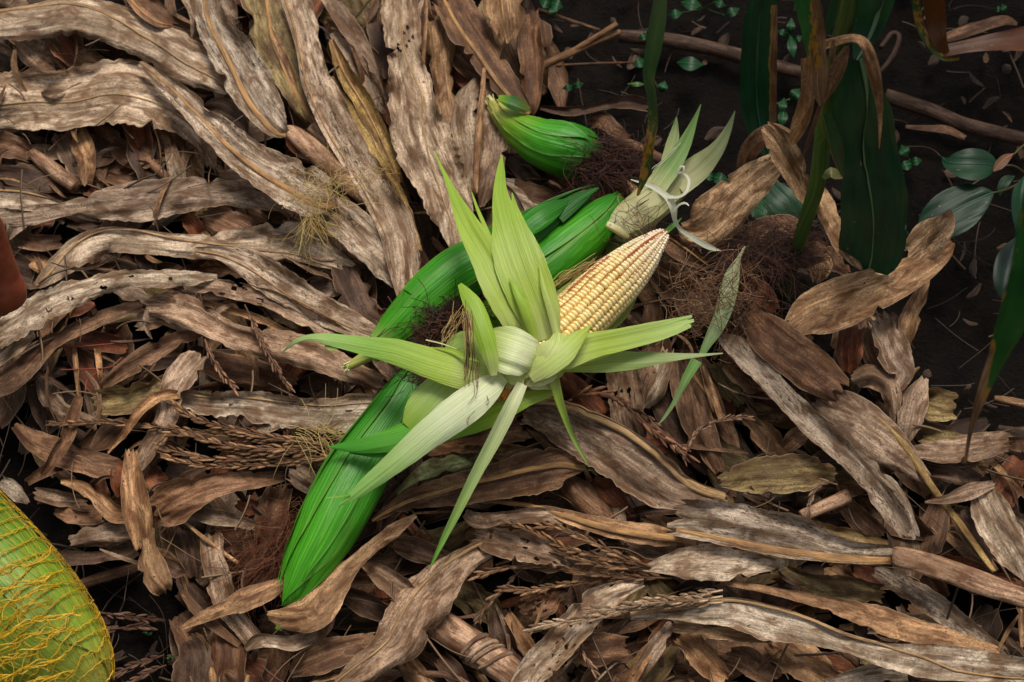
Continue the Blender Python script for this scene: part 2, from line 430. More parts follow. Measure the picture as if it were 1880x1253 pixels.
def ribstrip(g, m, rw, lift, mat, rgb, parent, seed, name='midrib', taper=(1.0, 0.25), alpha=0.0):
    """raised half-round rib running along a blade at lateral place m"""
    n, ns = g['n'], g['ns']; s = g['s']
    G = g['G']
    mm = np.full(n, m) if np.isscalar(m) else np.interp(g['t'], np.linspace(0, 1, len(m)), m)
    C = np.array([[np.interp(mm[i], s, G[i, :, k]) for k in range(3)] for i in range(n)])
    A = np.gradient(C, axis=0); A /= np.linalg.norm(A, axis=1)[:, None] + 1e-9
    side = np.cross(A, np.array([0, 0, 1.0])); side /= np.linalg.norm(side, axis=1)[:, None] + 1e-9
    up = np.cross(side, A)
    r = np.minimum(np.interp(g['t'], [0, 1], [rw * taper[0], rw * taper[1]]) * (1 + .08 * vnoise(g['u'] * 40, seed)), g['w'] * 0.6 + 0.0004)
    ang = np.linspace(math.pi * 1.05, -math.pi * 0.05, 7)
    V = C[:, None] + side[:, None] * (np.cos(ang)[None, :, None] * r[:, None, None]) + up[:, None] * ((np.sin(ang) * 0.42)[None, :, None] * r[:, None, None] + lift)
    lm = np.stack([np.broadcast_to(g['u'][:, None], (n, 7)), ang[None, :] * r[:, None], np.full((n, 7), seed % 40)], -1)
    return put(name, V.reshape(-1, 3), gridfaces(n, 7), mat, {'lm': lm.reshape(-1, 3), 'col': colarr(n * 7, rgb, alpha)}, parent)

def tube(C, R, k=10, flat=1.0, jag=0.0, seed=0.0, cap=True):
    """round piece along 3-D points"""
    C = np.asarray(C, float); n = len(C); R = np.broadcast_to(np.asarray(R, float), (n,)).copy()
    A = np.gradient(C, axis=0); A /= np.linalg.norm(A, axis=1)[:, None] + 1e-9
    ref = np.array([0, 0, 1.0])
    if abs(A[:, 2]).mean() > 0.8: ref = np.array([0, 1.0, 0])
    S = np.cross(A, ref); S /= np.linalg.norm(S, axis=1)[:, None] + 1e-9
    U = np.cross(S, A)
    ang = np.linspace(0, 2 * math.pi, k, endpoint=False)
    u = np.r_[0, np.cumsum(np.linalg.norm(np.diff(C, axis=0), axis=1))]
    rr = R[:, None] * (1 + jag * vnoise2(u[:, None] * 60, ang[None, :] * 1.3, seed))
    V = C[:, None] + S[:, None] * (np.cos(ang)[None, :] * rr)[..., None] + U[:, None] * (np.sin(ang)[None, :] * rr * flat)[..., None]
    lm = np.stack([np.broadcast_to(u[:, None], (n, k)), ang[None, :] * R[:, None], np.full((n, k), (seed * 3.1) % 40)], -1).reshape(-1, 3)
    Fc = gridfaces(n, k, wrap=True); V = V.reshape(-1, 3)
    if cap:
        V = np.vstack([V, C[0], C[-1]]); lm = np.vstack([lm, lm[0], lm[-1]])
        i = np.arange(k); j = (i + 1) % k
        e0 = np.stack([np.full(k, n * k), j, i, np.full(k, n * k)], 1); e1 = np.stack([np.full(k, n * k + 1), (n - 1) * k + i, (n - 1) * k + j, np.full(k, n * k + 1)], 1)
        Fl = [list(f) for f in Fc.tolist()] + [list(x[:3]) for x in e0.tolist()] + [list(x[:3]) for x in e1.tolist()]
        return V, Fl, lm
    return V, Fc, lm

def put_tube(name, C, R, mat, rgb, a=0.0, parent=None, k=10, flat=1.0, jag=0.0, seed=0.0):
    V, Fc, lm = tube(C, R, k, flat, jag, seed)
    return put(name, V, Fc, mat, {'lm': lm, 'ts': np.zeros((len(V), 3)), 'col': colarr(len(V), rgb, a)}, parent)

def pxtube(zone, pts, z, nper=8):
    """pixel path with half widths -> 3-D axis and radii"""
    a = zpts(zone, pts); zz = np.broadcast_to(np.asarray(z, float), (len(a),))
    c = cat(np.c_[a, zz], max(6, nper * (len(a) - 1) + 1))
    C = P(c[:, 0], c[:, 1], c[:, 3])
    return C, np.maximum(c[:, 2], 0.3) / ppm(C)

def strands(bag, C, r, rgb, k=3):
    """thin thread into a bag"""
    C = np.asarray(C, float); n = len(C)
    A = np.gradient(C, axis=0); A /= np.linalg.norm(A, axis=1)[:, None] + 1e-9
    S = np.cross(A, np.array([0.21, 0.13, 0.97])); S /= np.linalg.norm(S, axis=1)[:, None] + 1e-9
    U = np.cross(S, A); ang = np.arange(k) * 2 * math.pi / k
    V = C[:, None] + r * (S[:, None] * np.cos(ang)[None, :, None] + U[:, None] * np.sin(ang)[None, :, None])
    bag.add(V.reshape(-1, 3), gridfaces(n, k, wrap=True), col=colarr(n * k, rgb))

def curly(rg, p0, d0, length, n=14, wig=0.5, floor=0.004, droop=0.0):
    p = np.array(p0, float); d = np.array(d0, float); d /= np.linalg.norm(d) + 1e-9
    out = [p.copy()]; st = length / n; bend = np.array([rg.gauss(0, wig), rg.gauss(0, wig), rg.gauss(0, wig * 0.6)])
    for _ in range(n):
        bend = bend * 0.88 + np.array([rg.gauss(0, wig), rg.gauss(0, wig), rg.gauss(0, wig * 0.6)]) * 0.34
        d = d + bend * 0.35; d[2] -= droop * 0.2; d /= np.linalg.norm(d) + 1e-9
        p = p + d * st
        if p[2] < floor: p[2] = floor
        out.append(p.copy())
    return np.array(out)
# ------------------------------------------------------------------ ground
def ground():
    n = 360
    q = np.linspace(-1, 1, n)
    xs = np.sinh(q * 5.2) / math.sinh(5.2) * 30.0
    X, Y = np.meshgrid(xs, xs + 0.12, indexing='ij')
    fade = np.exp(-(X ** 2 + Y ** 2) / 9)
    Z = fade * (0.010 * vnoise2(X * 9, Y * 9, 3) + 0.006 * vnoise2(X * 28, Y * 28, 5) + 0.003 * vnoise2(X * 80, Y * 80, 6)) - 0.012
    V = np.stack([X, Y, Z], -1).reshape(-1, 3)
    o = put('ground', V, gridfaces(n, n), SOIL, origin=np.zeros(3))
    tag(o, 'dark moist field soil between the corn plants', None, None, 'structure')
ground()

# ------------------------------------------------------------------ dry leaves, traced one by one; every height comes from the layer of the pile it rests on
H0, DZ = 0.024, 0.0105
def lay(l): return H0 + DZ * l
GRP = 'dry corn leaves strewn over the ground'
# zone, layer, tone, label, centre line (x, y, half width), options
LEAVES = [
 # --- upper corner beside the long arching leaves
 ('A', 4, 'pale', 'long weathered leaf arching in from the top corner, tan midrib along its upper edge', [(-60,130,75),(150,110,85),(350,80,95),(560,120,100),(750,200,105),(930,310,110),(1060,380,80),(1130,440,30)], dict(rib=(-.9,-.8,-.5,0,.1,.1), rw=9, ripple=.9)),
 ('A', 3, 'pale', 'broad bleached leaf with frilled lower margin arching over a dark hollow', [(-40,510,130),(150,490,150),(350,490,150),(560,450,160),(750,490,150),(900,570,100),(1000,680,60),(1040,820,25)], dict(rib=.1, rw=4, ripple=1.2, arch=.7)),
 ('A', 5, 'mould', 'mould-streaked leaf with straight tan midrib ending at the tuft of yellow silk', [(690,310,15),(850,440,50),(1000,580,70),(1150,720,85),(1300,830,100),(1450,910,120),(1560,970,110),(1640,1000,40)], dict(rib=(0,.1,.2,.25,.3,.4), rw=10, taper=(.4,1.3), ripple=.8)),
 ('A', 5, 'mould', 'grey leaf black-speckled along its tan midrib, ending at a bare sheath', [(1010,-60,70),(1040,100,80),(1130,250,110),(1220,400,115),(1310,540,95),(1370,630,60),(1410,660,25)], dict(rib=(.1,.2,.3,.5,.5), rw=10, taper=(.8,1.3), ripple=.9)),
 ('A', 3, 'olive', 'olive-brown leaf with thick tan midrib beside the black-speckled one', [(1270,-60,90),(1330,150,100),(1420,350,85),(1510,520,70),(1570,620,35)], dict(rib=(-.4,0,.2,.3), rw=10, taper=(.8,1.3))),
 ('A', 5, 'mould', 'long narrow grey leaf twisting down from the top edge to the green ears', [(1440,-60,75),(1490,100,70),(1520,250,60),(1560,400,75),(1640,570,85),(1720,720,80),(1820,880,80),(1890,1000,85),(1960,1150,88),(1990,1330,75),(1985,1490,20)], dict(ripple=1.0, rib=.7, rw=4)),
 ('A', 3, 'grey', 'tan-edged leaf with a pinched waist lying across the dark hollow', [(-40,1075,40),(150,1060,50),(330,1030,35),(500,1010,75),(700,990,100),(900,960,85),(1100,950,65),(1300,985,50),(1480,1040,15)], dict(ripple=.7, arch=.6)),
 ('A', 2, 'pale', 'short grey leaf with yellow midrib at the picture edge above the finger', [(-40,970,50),(100,980,55),(230,1000,40),(320,1020,20)], dict(rib=-.6, rw=6)),
 ('A', 2, 'grey', 'small drooping flap of leaf directly above the finger', [(120,1060,50),(75,1110,42),(40,1180,12)], {}),
 ('A', 4, 'brown', 'short leaf piece between the arching leaf and the black-speckled leaf, top edge', [(640,-40,40),(720,30,60),(800,90,50),(850,120,15)], dict(rib=.6, rw=7)),
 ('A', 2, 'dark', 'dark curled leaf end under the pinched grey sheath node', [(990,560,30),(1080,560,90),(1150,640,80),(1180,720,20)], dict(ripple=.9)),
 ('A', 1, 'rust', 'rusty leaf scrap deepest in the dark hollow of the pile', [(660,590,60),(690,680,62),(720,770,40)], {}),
 ('A', 1, 'tan', 'orange-tan strip standing in the dark hollow', [(740,610,45),(790,700,45),(820,800,30)], {}),
 ('A', 1, 'tan', 'flat tan strip with yellow edge, last in the dark hollow', [(930,660,50),(950,780,55),(970,890,35)], {}),
 ('A', 2, 'pale', 'pale rounded stub of leaf poking up in the dark hollow', [(835,710,28),(855,790,38),(890,890,50)], dict(arch=.9)),
 ('A', 1, 'brown', 'brown twisted scrap beside the pale rounded stub', [(560,700,30),(620,750,65),(720,770,70),(760,800,25)], {}),
 ('A', 1, 'grey', 'grey strip leaning under the frilled leaf beside the stub of stalk', [(285,660,45),(330,770,45),(395,900,25)], {}),
 ('A', 1, 'tan', 'tan strip with a ragged foot under the frilled leaf', [(370,640,50),(420,760,55),(430,910,28)], {}),
 ('A', 1, 'grey', 'pale flat fragment in the gap under the top corner leaf', [(110,200,60),(180,270,75),(280,340,60)], {}),
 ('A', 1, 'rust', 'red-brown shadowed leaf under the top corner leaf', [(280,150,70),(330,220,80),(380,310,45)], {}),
 ('A', 1, 'tan', 'narrow straight strip leaning in the gap under the top corner leaf', [(210,170,16),(270,260,22),(335,350,16)], {}),
 ('A', 1, 'brown', 'brown leaf at the picture edge under the frilled leaf', [(-40,700,60),(60,720,60),(150,760,40)], {}),
 ('A', 1, 'dark', 'dark furrowed leaf below the stub of stalk', [(-40,850,50),(100,860,60),(240,900,50),(320,930,20)], {}),
 ('A', 0, 'brown', 'brown leaf lying flat at the bottom of the dark hollow', [(470,830,60),(620,850,70),(780,870,50)], {}),
 ('A', 2, 'pink', 'pinkish flat sheath piece below the tan-edged pinched leaf', [(1010,1030,50),(1090,1080,90),(1200,1130,70),(1260,1160,30)], {}),
 ('A', 1, 'rust', 'small rust-brown flake beside the pinkish sheath piece', [(910,1060,30),(950,1110,45),(1000,1160,30)], {}),
 ('A', 4, 'mould', 'broad speckled sheath running from the yellow silk down to the long green ear', [(1580,1010,40),(1680,1070,90),(1800,1180,95),(1930,1320,80),(2010,1420,45)], dict(arch=1.0, ripple=.2)),
 # --- mid left
 ('B', 3, 'pale', 'leaf with a fine pale midrib curving like a bow above the finger', [(180,340,20),(260,270,50),(380,170,70),(520,110,65),(700,120,60),(900,140,60),(1100,140,70),(1300,130,100),(1480,120,100),(1600,180,70),(1740,250,20)], dict(rib=(0,-.5,-.9,-.4,.2,.7,.8), rw=6, ripple=1.0)),
 ('B', 5, 'pale', 'pale torn leaf arching past the fingertip, broken across its crest', [(-40,600,60),(100,510,70),(250,420,75),(420,360,60),(600,310,45),(780,300,45),(930,300,35),(1070,290,12)], dict(arch=.8, ripple=.9, holes=5, jag=.2)),
 ('B', 4, 'grey', 'lower half of the broken arch running on towards the ears', [(900,330,30),(1050,340,40),(1200,370,45),(1350,410,45),(1500,490,50),(1650,560,40),(1750,600,20)], dict(holes=3)),
 ('B', 4, 'mould', 'finely freckled leaf sloping down to the base of the long green ear', [(960,160,15),(1100,180,40),(1250,240,80),(1400,340,85),(1550,430,75),(1700,510,65),(1850,575,40)], dict(rib=.3, rw=3)),
 ('B', 4, 'grey', 'crumpled grey leaf with a folded shoulder leading to the pale ear stump', [(720,440,30),(850,440,80),(980,490,70),(1120,570,60),(1300,620,75),(1500,660,80),(1700,740,60),(1880,820,40)], dict(ripple=1.0, crump=.3)),
 ('B', 3, 'brown', 'brown furrowed leaf curving up from the picture edge below the broken arch', [(-40,850,50),(80,780,60),(180,680,50),(270,600,40),(400,540,35),(540,480,35),(700,430,30)], dict(arch=.8)),
 ('B', 4, 'pale', 'whitish ragged leaf tatter at the picture edge below the fingertip', [(-30,700,40),(80,620,50),(170,570,25)], dict(jag=.25)),
 ('B', 3, 'brown', 'thin folded leaf slanting down to a tight bend above the tassel', [(1000,560,20),(850,610,40),(720,680,50),(600,760,40),(500,830,20)], dict(fold=.5)),
 ('B', 4, 'grey', 'grey strip hanging across the tassel, pinched in the middle', [(980,670,50),(900,770,75),(840,880,60),(820,980,55),(770,1080,50),(700,1190,40),(650,1280,15)], dict(arch=.6)),
 ('B', 3, 'olive', 'dull olive leaf bent into a square corner above the tassel', [(470,910,60),(600,900,75),(750,850,60),(860,800,40)], {}),
 ('B', 5, 'tan', 'thin forked tan strip draped over the long tassel', [(880,870,20),(780,880,30),(690,950,25),(620,1050,18),(530,1160,6)], {}),
 ('B', 4, 'pale', 'long torn leaf with chewed pale margin reaching the lower green ear', [(820,870,30),(1000,910,55),(1200,920,65),(1400,950,80),(1600,970,85),(1800,960,90),(1950,950,60)], dict(jag=.3, holes=4, ripple=.9, rib=-.5, rw=4)),
 ('B', 2, 'grey', 'short furrowed leaf beneath the olive corner leaf', [(200,780,20),(240,880,50),(330,970,50),(450,1000,20)], {}),
 ('B', 4, 'brown', 'narrow twisted leaf hanging down over the start of the tassel', [(390,880,20),(360,980,35),(330,1080,35),(270,1180,30),(210,1270,15)], dict(fold=.5)),
 ('C', 2, 'brown', 'wide brown leaf under the twisted strip near the dark soil', [(70,-10,20),(180,70,60),(320,130,70),(470,180,65),(590,200,50)], {}),
 ('B', 2, 'tan', 'upright straw-thin strip in the red-stemmed hollow, the taller one', [(360,590,12),(375,740,13),(390,880,10)], {}),
 ('B', 2, 'tan', 'upright straw-thin strip in the red-stemmed hollow, the shorter one', [(478,640,16),(490,740,15),(500,825,10)], {}),
 ('B', 1, 'brown', 'dim brown slab of leaf right of the finger', [(90,110,35),(190,125,40),(300,120,35)], {}),
 ('B', 1, 'tan', 'amber leaf scrap with a light lower edge near the finger', [(115,190,28),(190,225,45),(270,260,30)], {}),
 ('B', 2, 'pale', 'yellowish square scrap under the broken arch', [(670,510,45),(750,500,50),(830,500,20)], {}),
 ('B', 3, 'tan', 'straight tan leaf edge running beneath the broken arch', [(1000,415,14),(1250,490,20),(1450,575,14)], {}),
 ('B', 1, 'grey', 'grey triangular leaf between the freckled leaf and the speckled sheath', [(1530,340,40),(1640,330,60),(1740,300,40)], {}),
 ('B', 1, 'dark', 'dusky leaf standing on edge under the speckled sheath', [(1790,250,60),(1775,380,80),(1755,480,40)], {}),
 ('B', 1, 'brown', 'brown leaf lying deep below the crumpled grey leaf', [(1000,700,50),(1120,740,75),(1300,780,70),(1450,830,40)], {}),
 ('B', 1, 'grey', 'grey vertical strip below the pale ear stump', [(1655,760,40),(1660,850,40),(1665,930,30)], {}),
 ('B', 1, 'rust', 'orange-brown leaf glimpsed behind the red stems', [(380,590,40),(500,610,50),(620,640,35)], {}),
 ('B', 2, 'tan', 'pale cone of rolled leaf in the middle of the brown folds', [(660,730,40),(600,790,38),(540,830,20)], dict(arch=1.2)),
 # --- lower left
 ('C', 6, 'tan', 'hanging ribbon of leaf with a split, upper half of the twist by the bare soil', [(650,110,30),(650,220,50),(665,350,70),(685,470,68),(700,590,36)], dict(arch=.7, ripple=.3, jag=.05)),
 ('C', 6, 'tan', 'lower half of the twisted ribbon, folded to a blunt corner over the soil', [(748,490,12),(728,590,45),(752,690,72),(795,780,62),(815,812,34)], dict(arch=.5, ripple=.3, jag=.05)),
 ('C', 4, 'dark', 'dark backfold of leaf behind the blunt corner', [(800,650,18),(865,700,42),(915,712,8)], {}),
 ('C', 4, 'brown', 'furrowed fan-shaped leaf narrowing towards the lower green ear', [(760,420,80),(850,370,110),(980,310,80),(1120,270,55),(1280,255,40),(1400,240,25)], dict(ripple=.5)),
 ('C', 3, 'grey', 'grey blunt-ended leaf passing behind the hanging ribbon', [(345,560,30),(450,530,55),(560,520,65),(650,520,60)], dict(arch=.7)),
 ('C', 2, 'brown', 'small three-cornered brown leaf beside the bare soil', [(270,410,15),(340,430,40),(450,430,50),(510,420,40)], {}),
 ('C', 4, 'tan', 'twisting strip bending down to the hanging ribbon', [(300,265,10),(400,290,30),(480,350,40),(560,420,50),(620,430,40)], dict(fold=.3)),
 ('C', 2, 'dark', 'dark furled leaf lying behind the blunt corner', [(215,640,40),(320,640,40),(450,640,30),(560,620,30),(670,600,40)], {}),
 ('C', 3, 'grey', 'leaf with an eyelash crack standing upright near the ear tip', [(1040,520,60),(1050,650,60),(1080,770,65),(1110,880,50),(1180,960,50),(1260,1060,50)], {}),
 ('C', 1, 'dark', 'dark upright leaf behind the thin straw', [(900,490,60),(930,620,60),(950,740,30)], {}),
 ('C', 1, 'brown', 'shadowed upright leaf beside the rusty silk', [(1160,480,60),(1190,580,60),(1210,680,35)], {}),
 ('C', 4, 'tan', 'rolled pale strip with cut end pointing at the bare soil', [(895,985,10),(1000,930,30),(1100,890,35),(1200,850,55),(1320,800,50),(1400,760,30)], dict(arch=.9)),
 ('C', 3, 'brown', 'narrow pointed leaf crossing below the rolled pale strip', [(890,800,10),(960,890,25),(1060,980,25),(1180,1070,15)], {}),
 ('C', 2, 'dark', 'wide dark leaf split by a crack at the bottom edge', [(920,1040,40),(960,1130,100),(960,1290,130)], {}),
 ('C', 2, 'brown', 'brown upright leaf at the bottom edge beside the cracked one', [(1100,900,60),(1120,1100,90),(1110,1290,80)], {}),
 ('C', 4, 'pale', 'pale leaf tip curled like a beak just below the ear tip', [(1210,1090,15),(1270,1050,35),(1350,1050,30),(1450,1060,40),(1560,1010,40)], dict(arch=.9)),
 ('C', 6, 'tan', 'furrowed leaf cradling the tip of the lower green ear', [(1320,925,20),(1420,935,60),(1530,905,105),(1620,800,88),(1720,690,45),(1830,590,35),(1950,500,35),(2050,430,10)], dict(arch=-.5, ripple=.4)),
 ('C', 5, 'brown', 'drooping tail of leaf under the cradling leaf', [(1620,850,50),(1600,960,42),(1580,1045,12)], {}),
 ('C', 2, 'rust', 'rust-red curled flake behind the hanging ribbon', [(580,170,30),(582,260,42),(590,340,18)], dict(ripple=1.4, crump=.5)),
 ('C', 3, 'rust', 'rust-red crumpled flake under the tassel', [(730,190,40),(760,250,60),(820,250,30)], dict(ripple=1.4, crump=.5)),
 ('C', 2, 'rust', 'orange-red crumbled flake beside the mouldy stem', [(1170,360,30),(1230,390,45),(1290,390,20)], dict(ripple=1.4, crump=.5)),
 ('C', 3, 'mould', 'mouldy grey stem-like leaf pointing at the lower green ear', [(930,410,20),(1020,430,45),(1150,455,35),(1260,480,25)], {}),
 ('C', 2, 'grey', 'plain grey-brown leaf tucked against the lower green ear', [(1440,210,50),(1540,270,60),(1620,250,40)], {}),
 ('C', 2, 'brown', 'crumpled upright brown leaf beside the lower green ear', [(1380,290,60),(1340,420,80),(1310,560,60)], dict(crump=.4)),
 ('C', 3, 'brown', 'brown leaf with branching crease at the bottom, right of the beak-curled tip', [(1430,1200,30),(1550,1140,80),(1700,1090,70),(1850,1050,40)], {}),
 ('C', 3, 'grey', 'grey slanting leaf along the bottom edge below the branching crease', [(1650,1240,60),(1800,1200,90),(1950,1170,60)], {}),
 ('C', 2, 'mould', 'shredded blackish leaf at the picture edge above the netted ear', [(0,260,30),(70,310,45),(140,370,10)], dict(crump=.6, jag=.3)),
 ('C', 2, 'brown', 'dry rolled leaf end lying on the blackish shreds', [(130,270,20),(250,200,30),(360,190,10)], {}),
 ('C', 2, 'grey', 'long thin torn leaf along the rim of the bare soil', [(170,320,30),(300,350,40),(430,360,20)], {}),
 ('C', 3, 'brown', 'short strip leaning against the upper end of the hanging ribbon', [(780,60,45),(720,150,45),(680,240,22),(668,290,6)], {}),
 # --- top centre
 ('D', 4, 'yellow', 'straw-yellow leaf with a strong midrib running down to the green ears', [(0,400,40),(80,560,60),(180,720,60),(280,880,55),(370,1050,50),(450,1240,20)], dict(rib=0, rw=11, taper=(.7,1.1))),
 ('D', 4, 'yellow', 'yellowish narrow leaf forming a V with the straw-yellow one', [(20,200,15),(90,360,40),(170,490,45),(250,640,45),(310,780,40),(360,900,20)], dict(rib=.1, rw=6)),
 ('D', 3, 'grey', 'grey leaf crossing the top edge above the yellow V', [(-20,-40,30),(80,90,45),(160,210,45),(220,340,30),(280,500,15)], dict(fold=.4)),
 ('D', 3, 'mould', 'speckled leaf running along the open side of the yellow V', [(30,160,20),(150,320,48),(230,450,42),(285,560,12)], {}),
 ('D', 5, 'pale', 'largest grey leaf at top centre, rippled, with a fine midrib', [(350,-60,85),(365,120,95),(380,280,85),(420,450,110),(440,600,130),(500,760,150),(560,900,130),(620,1050,105),(650,1200,55),(670,1280,15)], dict(rib=(0,0,-.4,0,.2,.3), rw=5, ripple=1.2, waves=1.3, holes=3)),
 ('D', 3, 'tan', 'warm brown leaf half hidden by the largest grey leaf', [(540,80,70),(560,220,70),(570,380,50),(590,520,50),(620,680,60),(640,800,20)], {}),
 ('D', 4, 'brown', 'broad leaf with an off-centre midrib pointing at the ear with brown silk', [(600,-20,90),(680,120,100),(760,240,85),(850,380,70),(930,480,55),(1000,560,20)], dict(rib=.35, rw=10, taper=(.8,.9))),
 ('D', 5, 'tan', 'light tan leaf entering at the top edge beside the bare soil', [(870,-50,110),(880,80,100),(900,200,40)], dict(rib=.1, rw=5)),
 ('D', 3, 'brown', 'brown leaf hanging along the edge of the bare soil at the top', [(1000,60,40),(1000,200,60),(1010,320,60),(1010,500,40),(1000,560,20)], {}),
 ('D', 4, 'pale', 'pale wavy leaf on the near side of the upright straw', [(740,390,18),(690,500,60),(680,620,70),(700,760,60),(690,880,30),(720,1000,15)], dict(ripple=1.3)),
 ('D', 4, 'grey', 'pale leaf on the far side of the upright straw, beside the ear with brown silk', [(800,400,30),(815,560,55),(820,720,70),(790,900,60),(760,1020,15)], dict(ripple=1.1)),
 ('D', 3, 'pale', 'rounded grey leaf below the ear with brown silk', [(870,930,50),(960,960,80),(1060,990,50),(1130,990,15)], dict(arch=.9)),
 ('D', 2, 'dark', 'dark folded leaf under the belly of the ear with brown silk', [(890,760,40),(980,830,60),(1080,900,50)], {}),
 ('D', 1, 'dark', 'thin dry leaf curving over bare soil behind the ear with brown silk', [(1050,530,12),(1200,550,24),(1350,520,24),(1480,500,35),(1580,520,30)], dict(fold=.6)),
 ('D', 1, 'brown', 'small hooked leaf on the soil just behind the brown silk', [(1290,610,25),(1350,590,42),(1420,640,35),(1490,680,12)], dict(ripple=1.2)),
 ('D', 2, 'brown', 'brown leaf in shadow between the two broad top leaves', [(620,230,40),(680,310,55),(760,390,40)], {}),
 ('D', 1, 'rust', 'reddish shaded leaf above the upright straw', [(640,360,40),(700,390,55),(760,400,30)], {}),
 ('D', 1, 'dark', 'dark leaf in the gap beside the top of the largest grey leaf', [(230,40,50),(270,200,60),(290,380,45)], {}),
 # --- right side, by the standing plant
 ('E', 8, 'warm', 'folded tan leaf bent at a knee in front of the green stalk', [(600,625,30),(660,690,68),(730,810,70),(790,930,55),(820,1010,25)], dict(fold=.4, z=[.20,.19,.165,.14,.13], ripple=.3)),
 ('E', 8, 'warm', 'tan leaf slipped over the stalk, sloping down to the dark green blade', [(850,915,38),(890,1000,50),(930,1090,46),(980,1190,50),(1030,1270,30),(1080,1330,8)], dict(arch=.7, z=[.15,.145,.135,.125,.115,.11], ripple=.3)),
 ('E', 6, 'warm', 'broad warm brown husk leaf fanning out behind the peeled ear tip', [(660,800,50),(560,880,90),(450,980,108),(340,1090,128),(250,1140,80),(180,1130,30)], dict(z=[.14,.125,.11,.095,.085,.08], ripple=.3, arch=.5, jag=.04)),
 ('E', 7, 'brown', 'curled brown leaf looping up to the knee bend', [(480,870,20),(510,780,42),(560,700,48),(640,650,42),(740,680,28)], dict(arch=.8, z=[.09,.12,.15,.17,.17])),
 ('F', 5, 'brown', 'brown shaggy leaf half covered by the dark silk mat', [(380,150,30),(520,110,80),(680,70,88),(800,130,70),(900,160,30)], dict(ripple=.8)),
 ('F', 4, 'tan', 'small upright tan leaf below the dark silk mat', [(830,170,40),(870,240,65),(850,320,18)], {}),
 ('F', 4, 'brown', 'striped brown leaf tucked under the slope-down tan leaf', [(900,160,50),(960,220,55),(1010,275,18)], {}),
 ('F', 7, 'warm', 'wide streaked leaf sweeping up towards the dark weed leaves', [(740,545,55),(830,480,108),(950,430,128),(1100,370,112),(1250,310,92),(1380,240,72),(1480,170,48),(1530,120,16)], dict(arch=.5, ripple=.35, jag=.04, z=[.095,.10,.105,.105,.11,.115,.12,.125])),
 ('F', 7, 'warm', 'upturned pointed tip above the wide streaked leaf', [(1320,190,60),(1400,110,88),(1470,50,70),(1505,0,38),(1512,-40,5)], dict(arch=-.3, ripple=.2, jag=.04, z=[.112,.125,.14,.15,.155])),
 ('F', 5, 'grey', 'leaf folded like a cuff under the wide streaked leaf', [(1180,480,60),(1210,580,80),(1250,690,80),(1290,770,48),(1240,860,25)], dict(arch=.7)),
 ('F', 5, 'tan', 'narrow red-striped leaf hanging at the rim of the dark soil', [(1405,300,12),(1350,420,45),(1310,520,50),(1290,630,25)], dict(fold=.5)),
 ('F', 4, 'rust', 'red-brown folded leaf in the notch under the wide streaked leaf', [(1030,540,60),(1020,650,68),(1020,760,38)], dict(fold=.5)),
 ('F', 4, 'brown', 'brown leaf between the red-brown fold and the cuff', [(1120,540,35),(1140,640,50),(1190,745,40)], {}),
 ('F', 6, 'brown', 'broad brown leaf running from the silk mat to a dark joint', [(510,470,40),(600,560,98),(720,660,110),(850,760,108),(970,850,70)], dict(arch=.8, ripple=.3, jag=.04)),
 ('F', 5, 'grey', 'pale rounded sheath beyond the dark joint, with a yellow midrib', [(870,890,55),(980,960,118),(1090,1040,128),(1200,1120,108),(1300,1200,70),(1400,1290,30)], dict(arch=.8, ripple=.3, jag=.05)),
 ('F', 6, 'mould', 'long twisted leaf with a whitened patch crossing the lower slope', [(380,590,20),(480,650,60),(590,760,60),(700,880,55),(820,1000,60),(950,1120,60),(1080,1250,50),(1150,1330,58),(1230,1430,68),(1300,1560,36)], dict(fold=.4, ripple=.7)),
 ('F', 4, 'brown', 'wrinkled brown leaf under the start of the long twisted leaf', [(400,640,25),(440,720,50),(520,810,50),(630,860,15)], dict(crump=.4)),
 ('F', 5, 'grey', 'crumpled shell of leaf beside the dark joint', [(1040,800,40),(1130,780,62),(1210,830,52),(1235,930,40),(1240,1010,8)], dict(crump=.4, arch=.9)),
 ('F', 4, 'grey', 'pointed grey leaf standing beside the crumpled shell', [(1390,790,20),(1340,900,68),(1310,1020,58),(1290,1120,18)], dict(fold=.3)),
 ('F', 3, 'olive', 'square-ended striped leaf jutting over the dark soil', [(1370,900,60),(1450,920,80),(1545,930,68)], {}),
 ('F', 2, 'olive', 'striped leaf lying under the square-ended one', [(1370,1050,55),(1480,1080,48),(1600,1100,18)], {}),
 ('F', 4, 'grey', 'knobbly leaf reaching the side edge below the hanging blade', [(1340,1150,30),(1480,1150,60),(1620,1130,68),(1740,1110,60),(1825,1100,42)], dict(crump=.3)),
 ('F', 4, 'brown', 'short leaf stub at the very side edge', [(1800,1110,30),(1850,1115,36),(1910,1120,38)], {}),
 ('F', 3, 'pale', 'pale leaf crumple below the torn husk blade end', [(100,640,55),(80,740,60),(40,850,68),(0,930,38)], dict(crump=.4)),
 ('F', 3, 'brown', 'wide brown leaf hanging below the torn husk blade', [(200,690,75),(230,850,88),(270,1000,80),(330,1150,58),(380,1250,28)], {}),
 ('F', 4, 'tan', 'tan splinter lying on the wide brown leaf', [(288,720,10),(340,880,22),(390,990,20)], {}),
 ('F', 2, 'olive', 'dull strip beyond the tan splinter', [(350,720,40),(420,830,60),(490,910,38)], {}),
 ('F', 2, 'dark', 'dark leaf under the thick red tassel spike', [(60,850,55),(150,1000,68),(250,1130,68),(330,1250,38)], {}),
 ('F', 2, 'tan', 'orange-brown leaf end under the arched tassel strand', [(500,950,30),(570,1040,58),(650,1120,58),(720,1180,18)], {}),
 ('G', 4, 'olive', 'grey-olive leaf with a crack lying across the lower slope', [(380,265,30),(520,240,78),(680,230,98),(820,220,88),(950,230,36)], dict(arch=.5)),
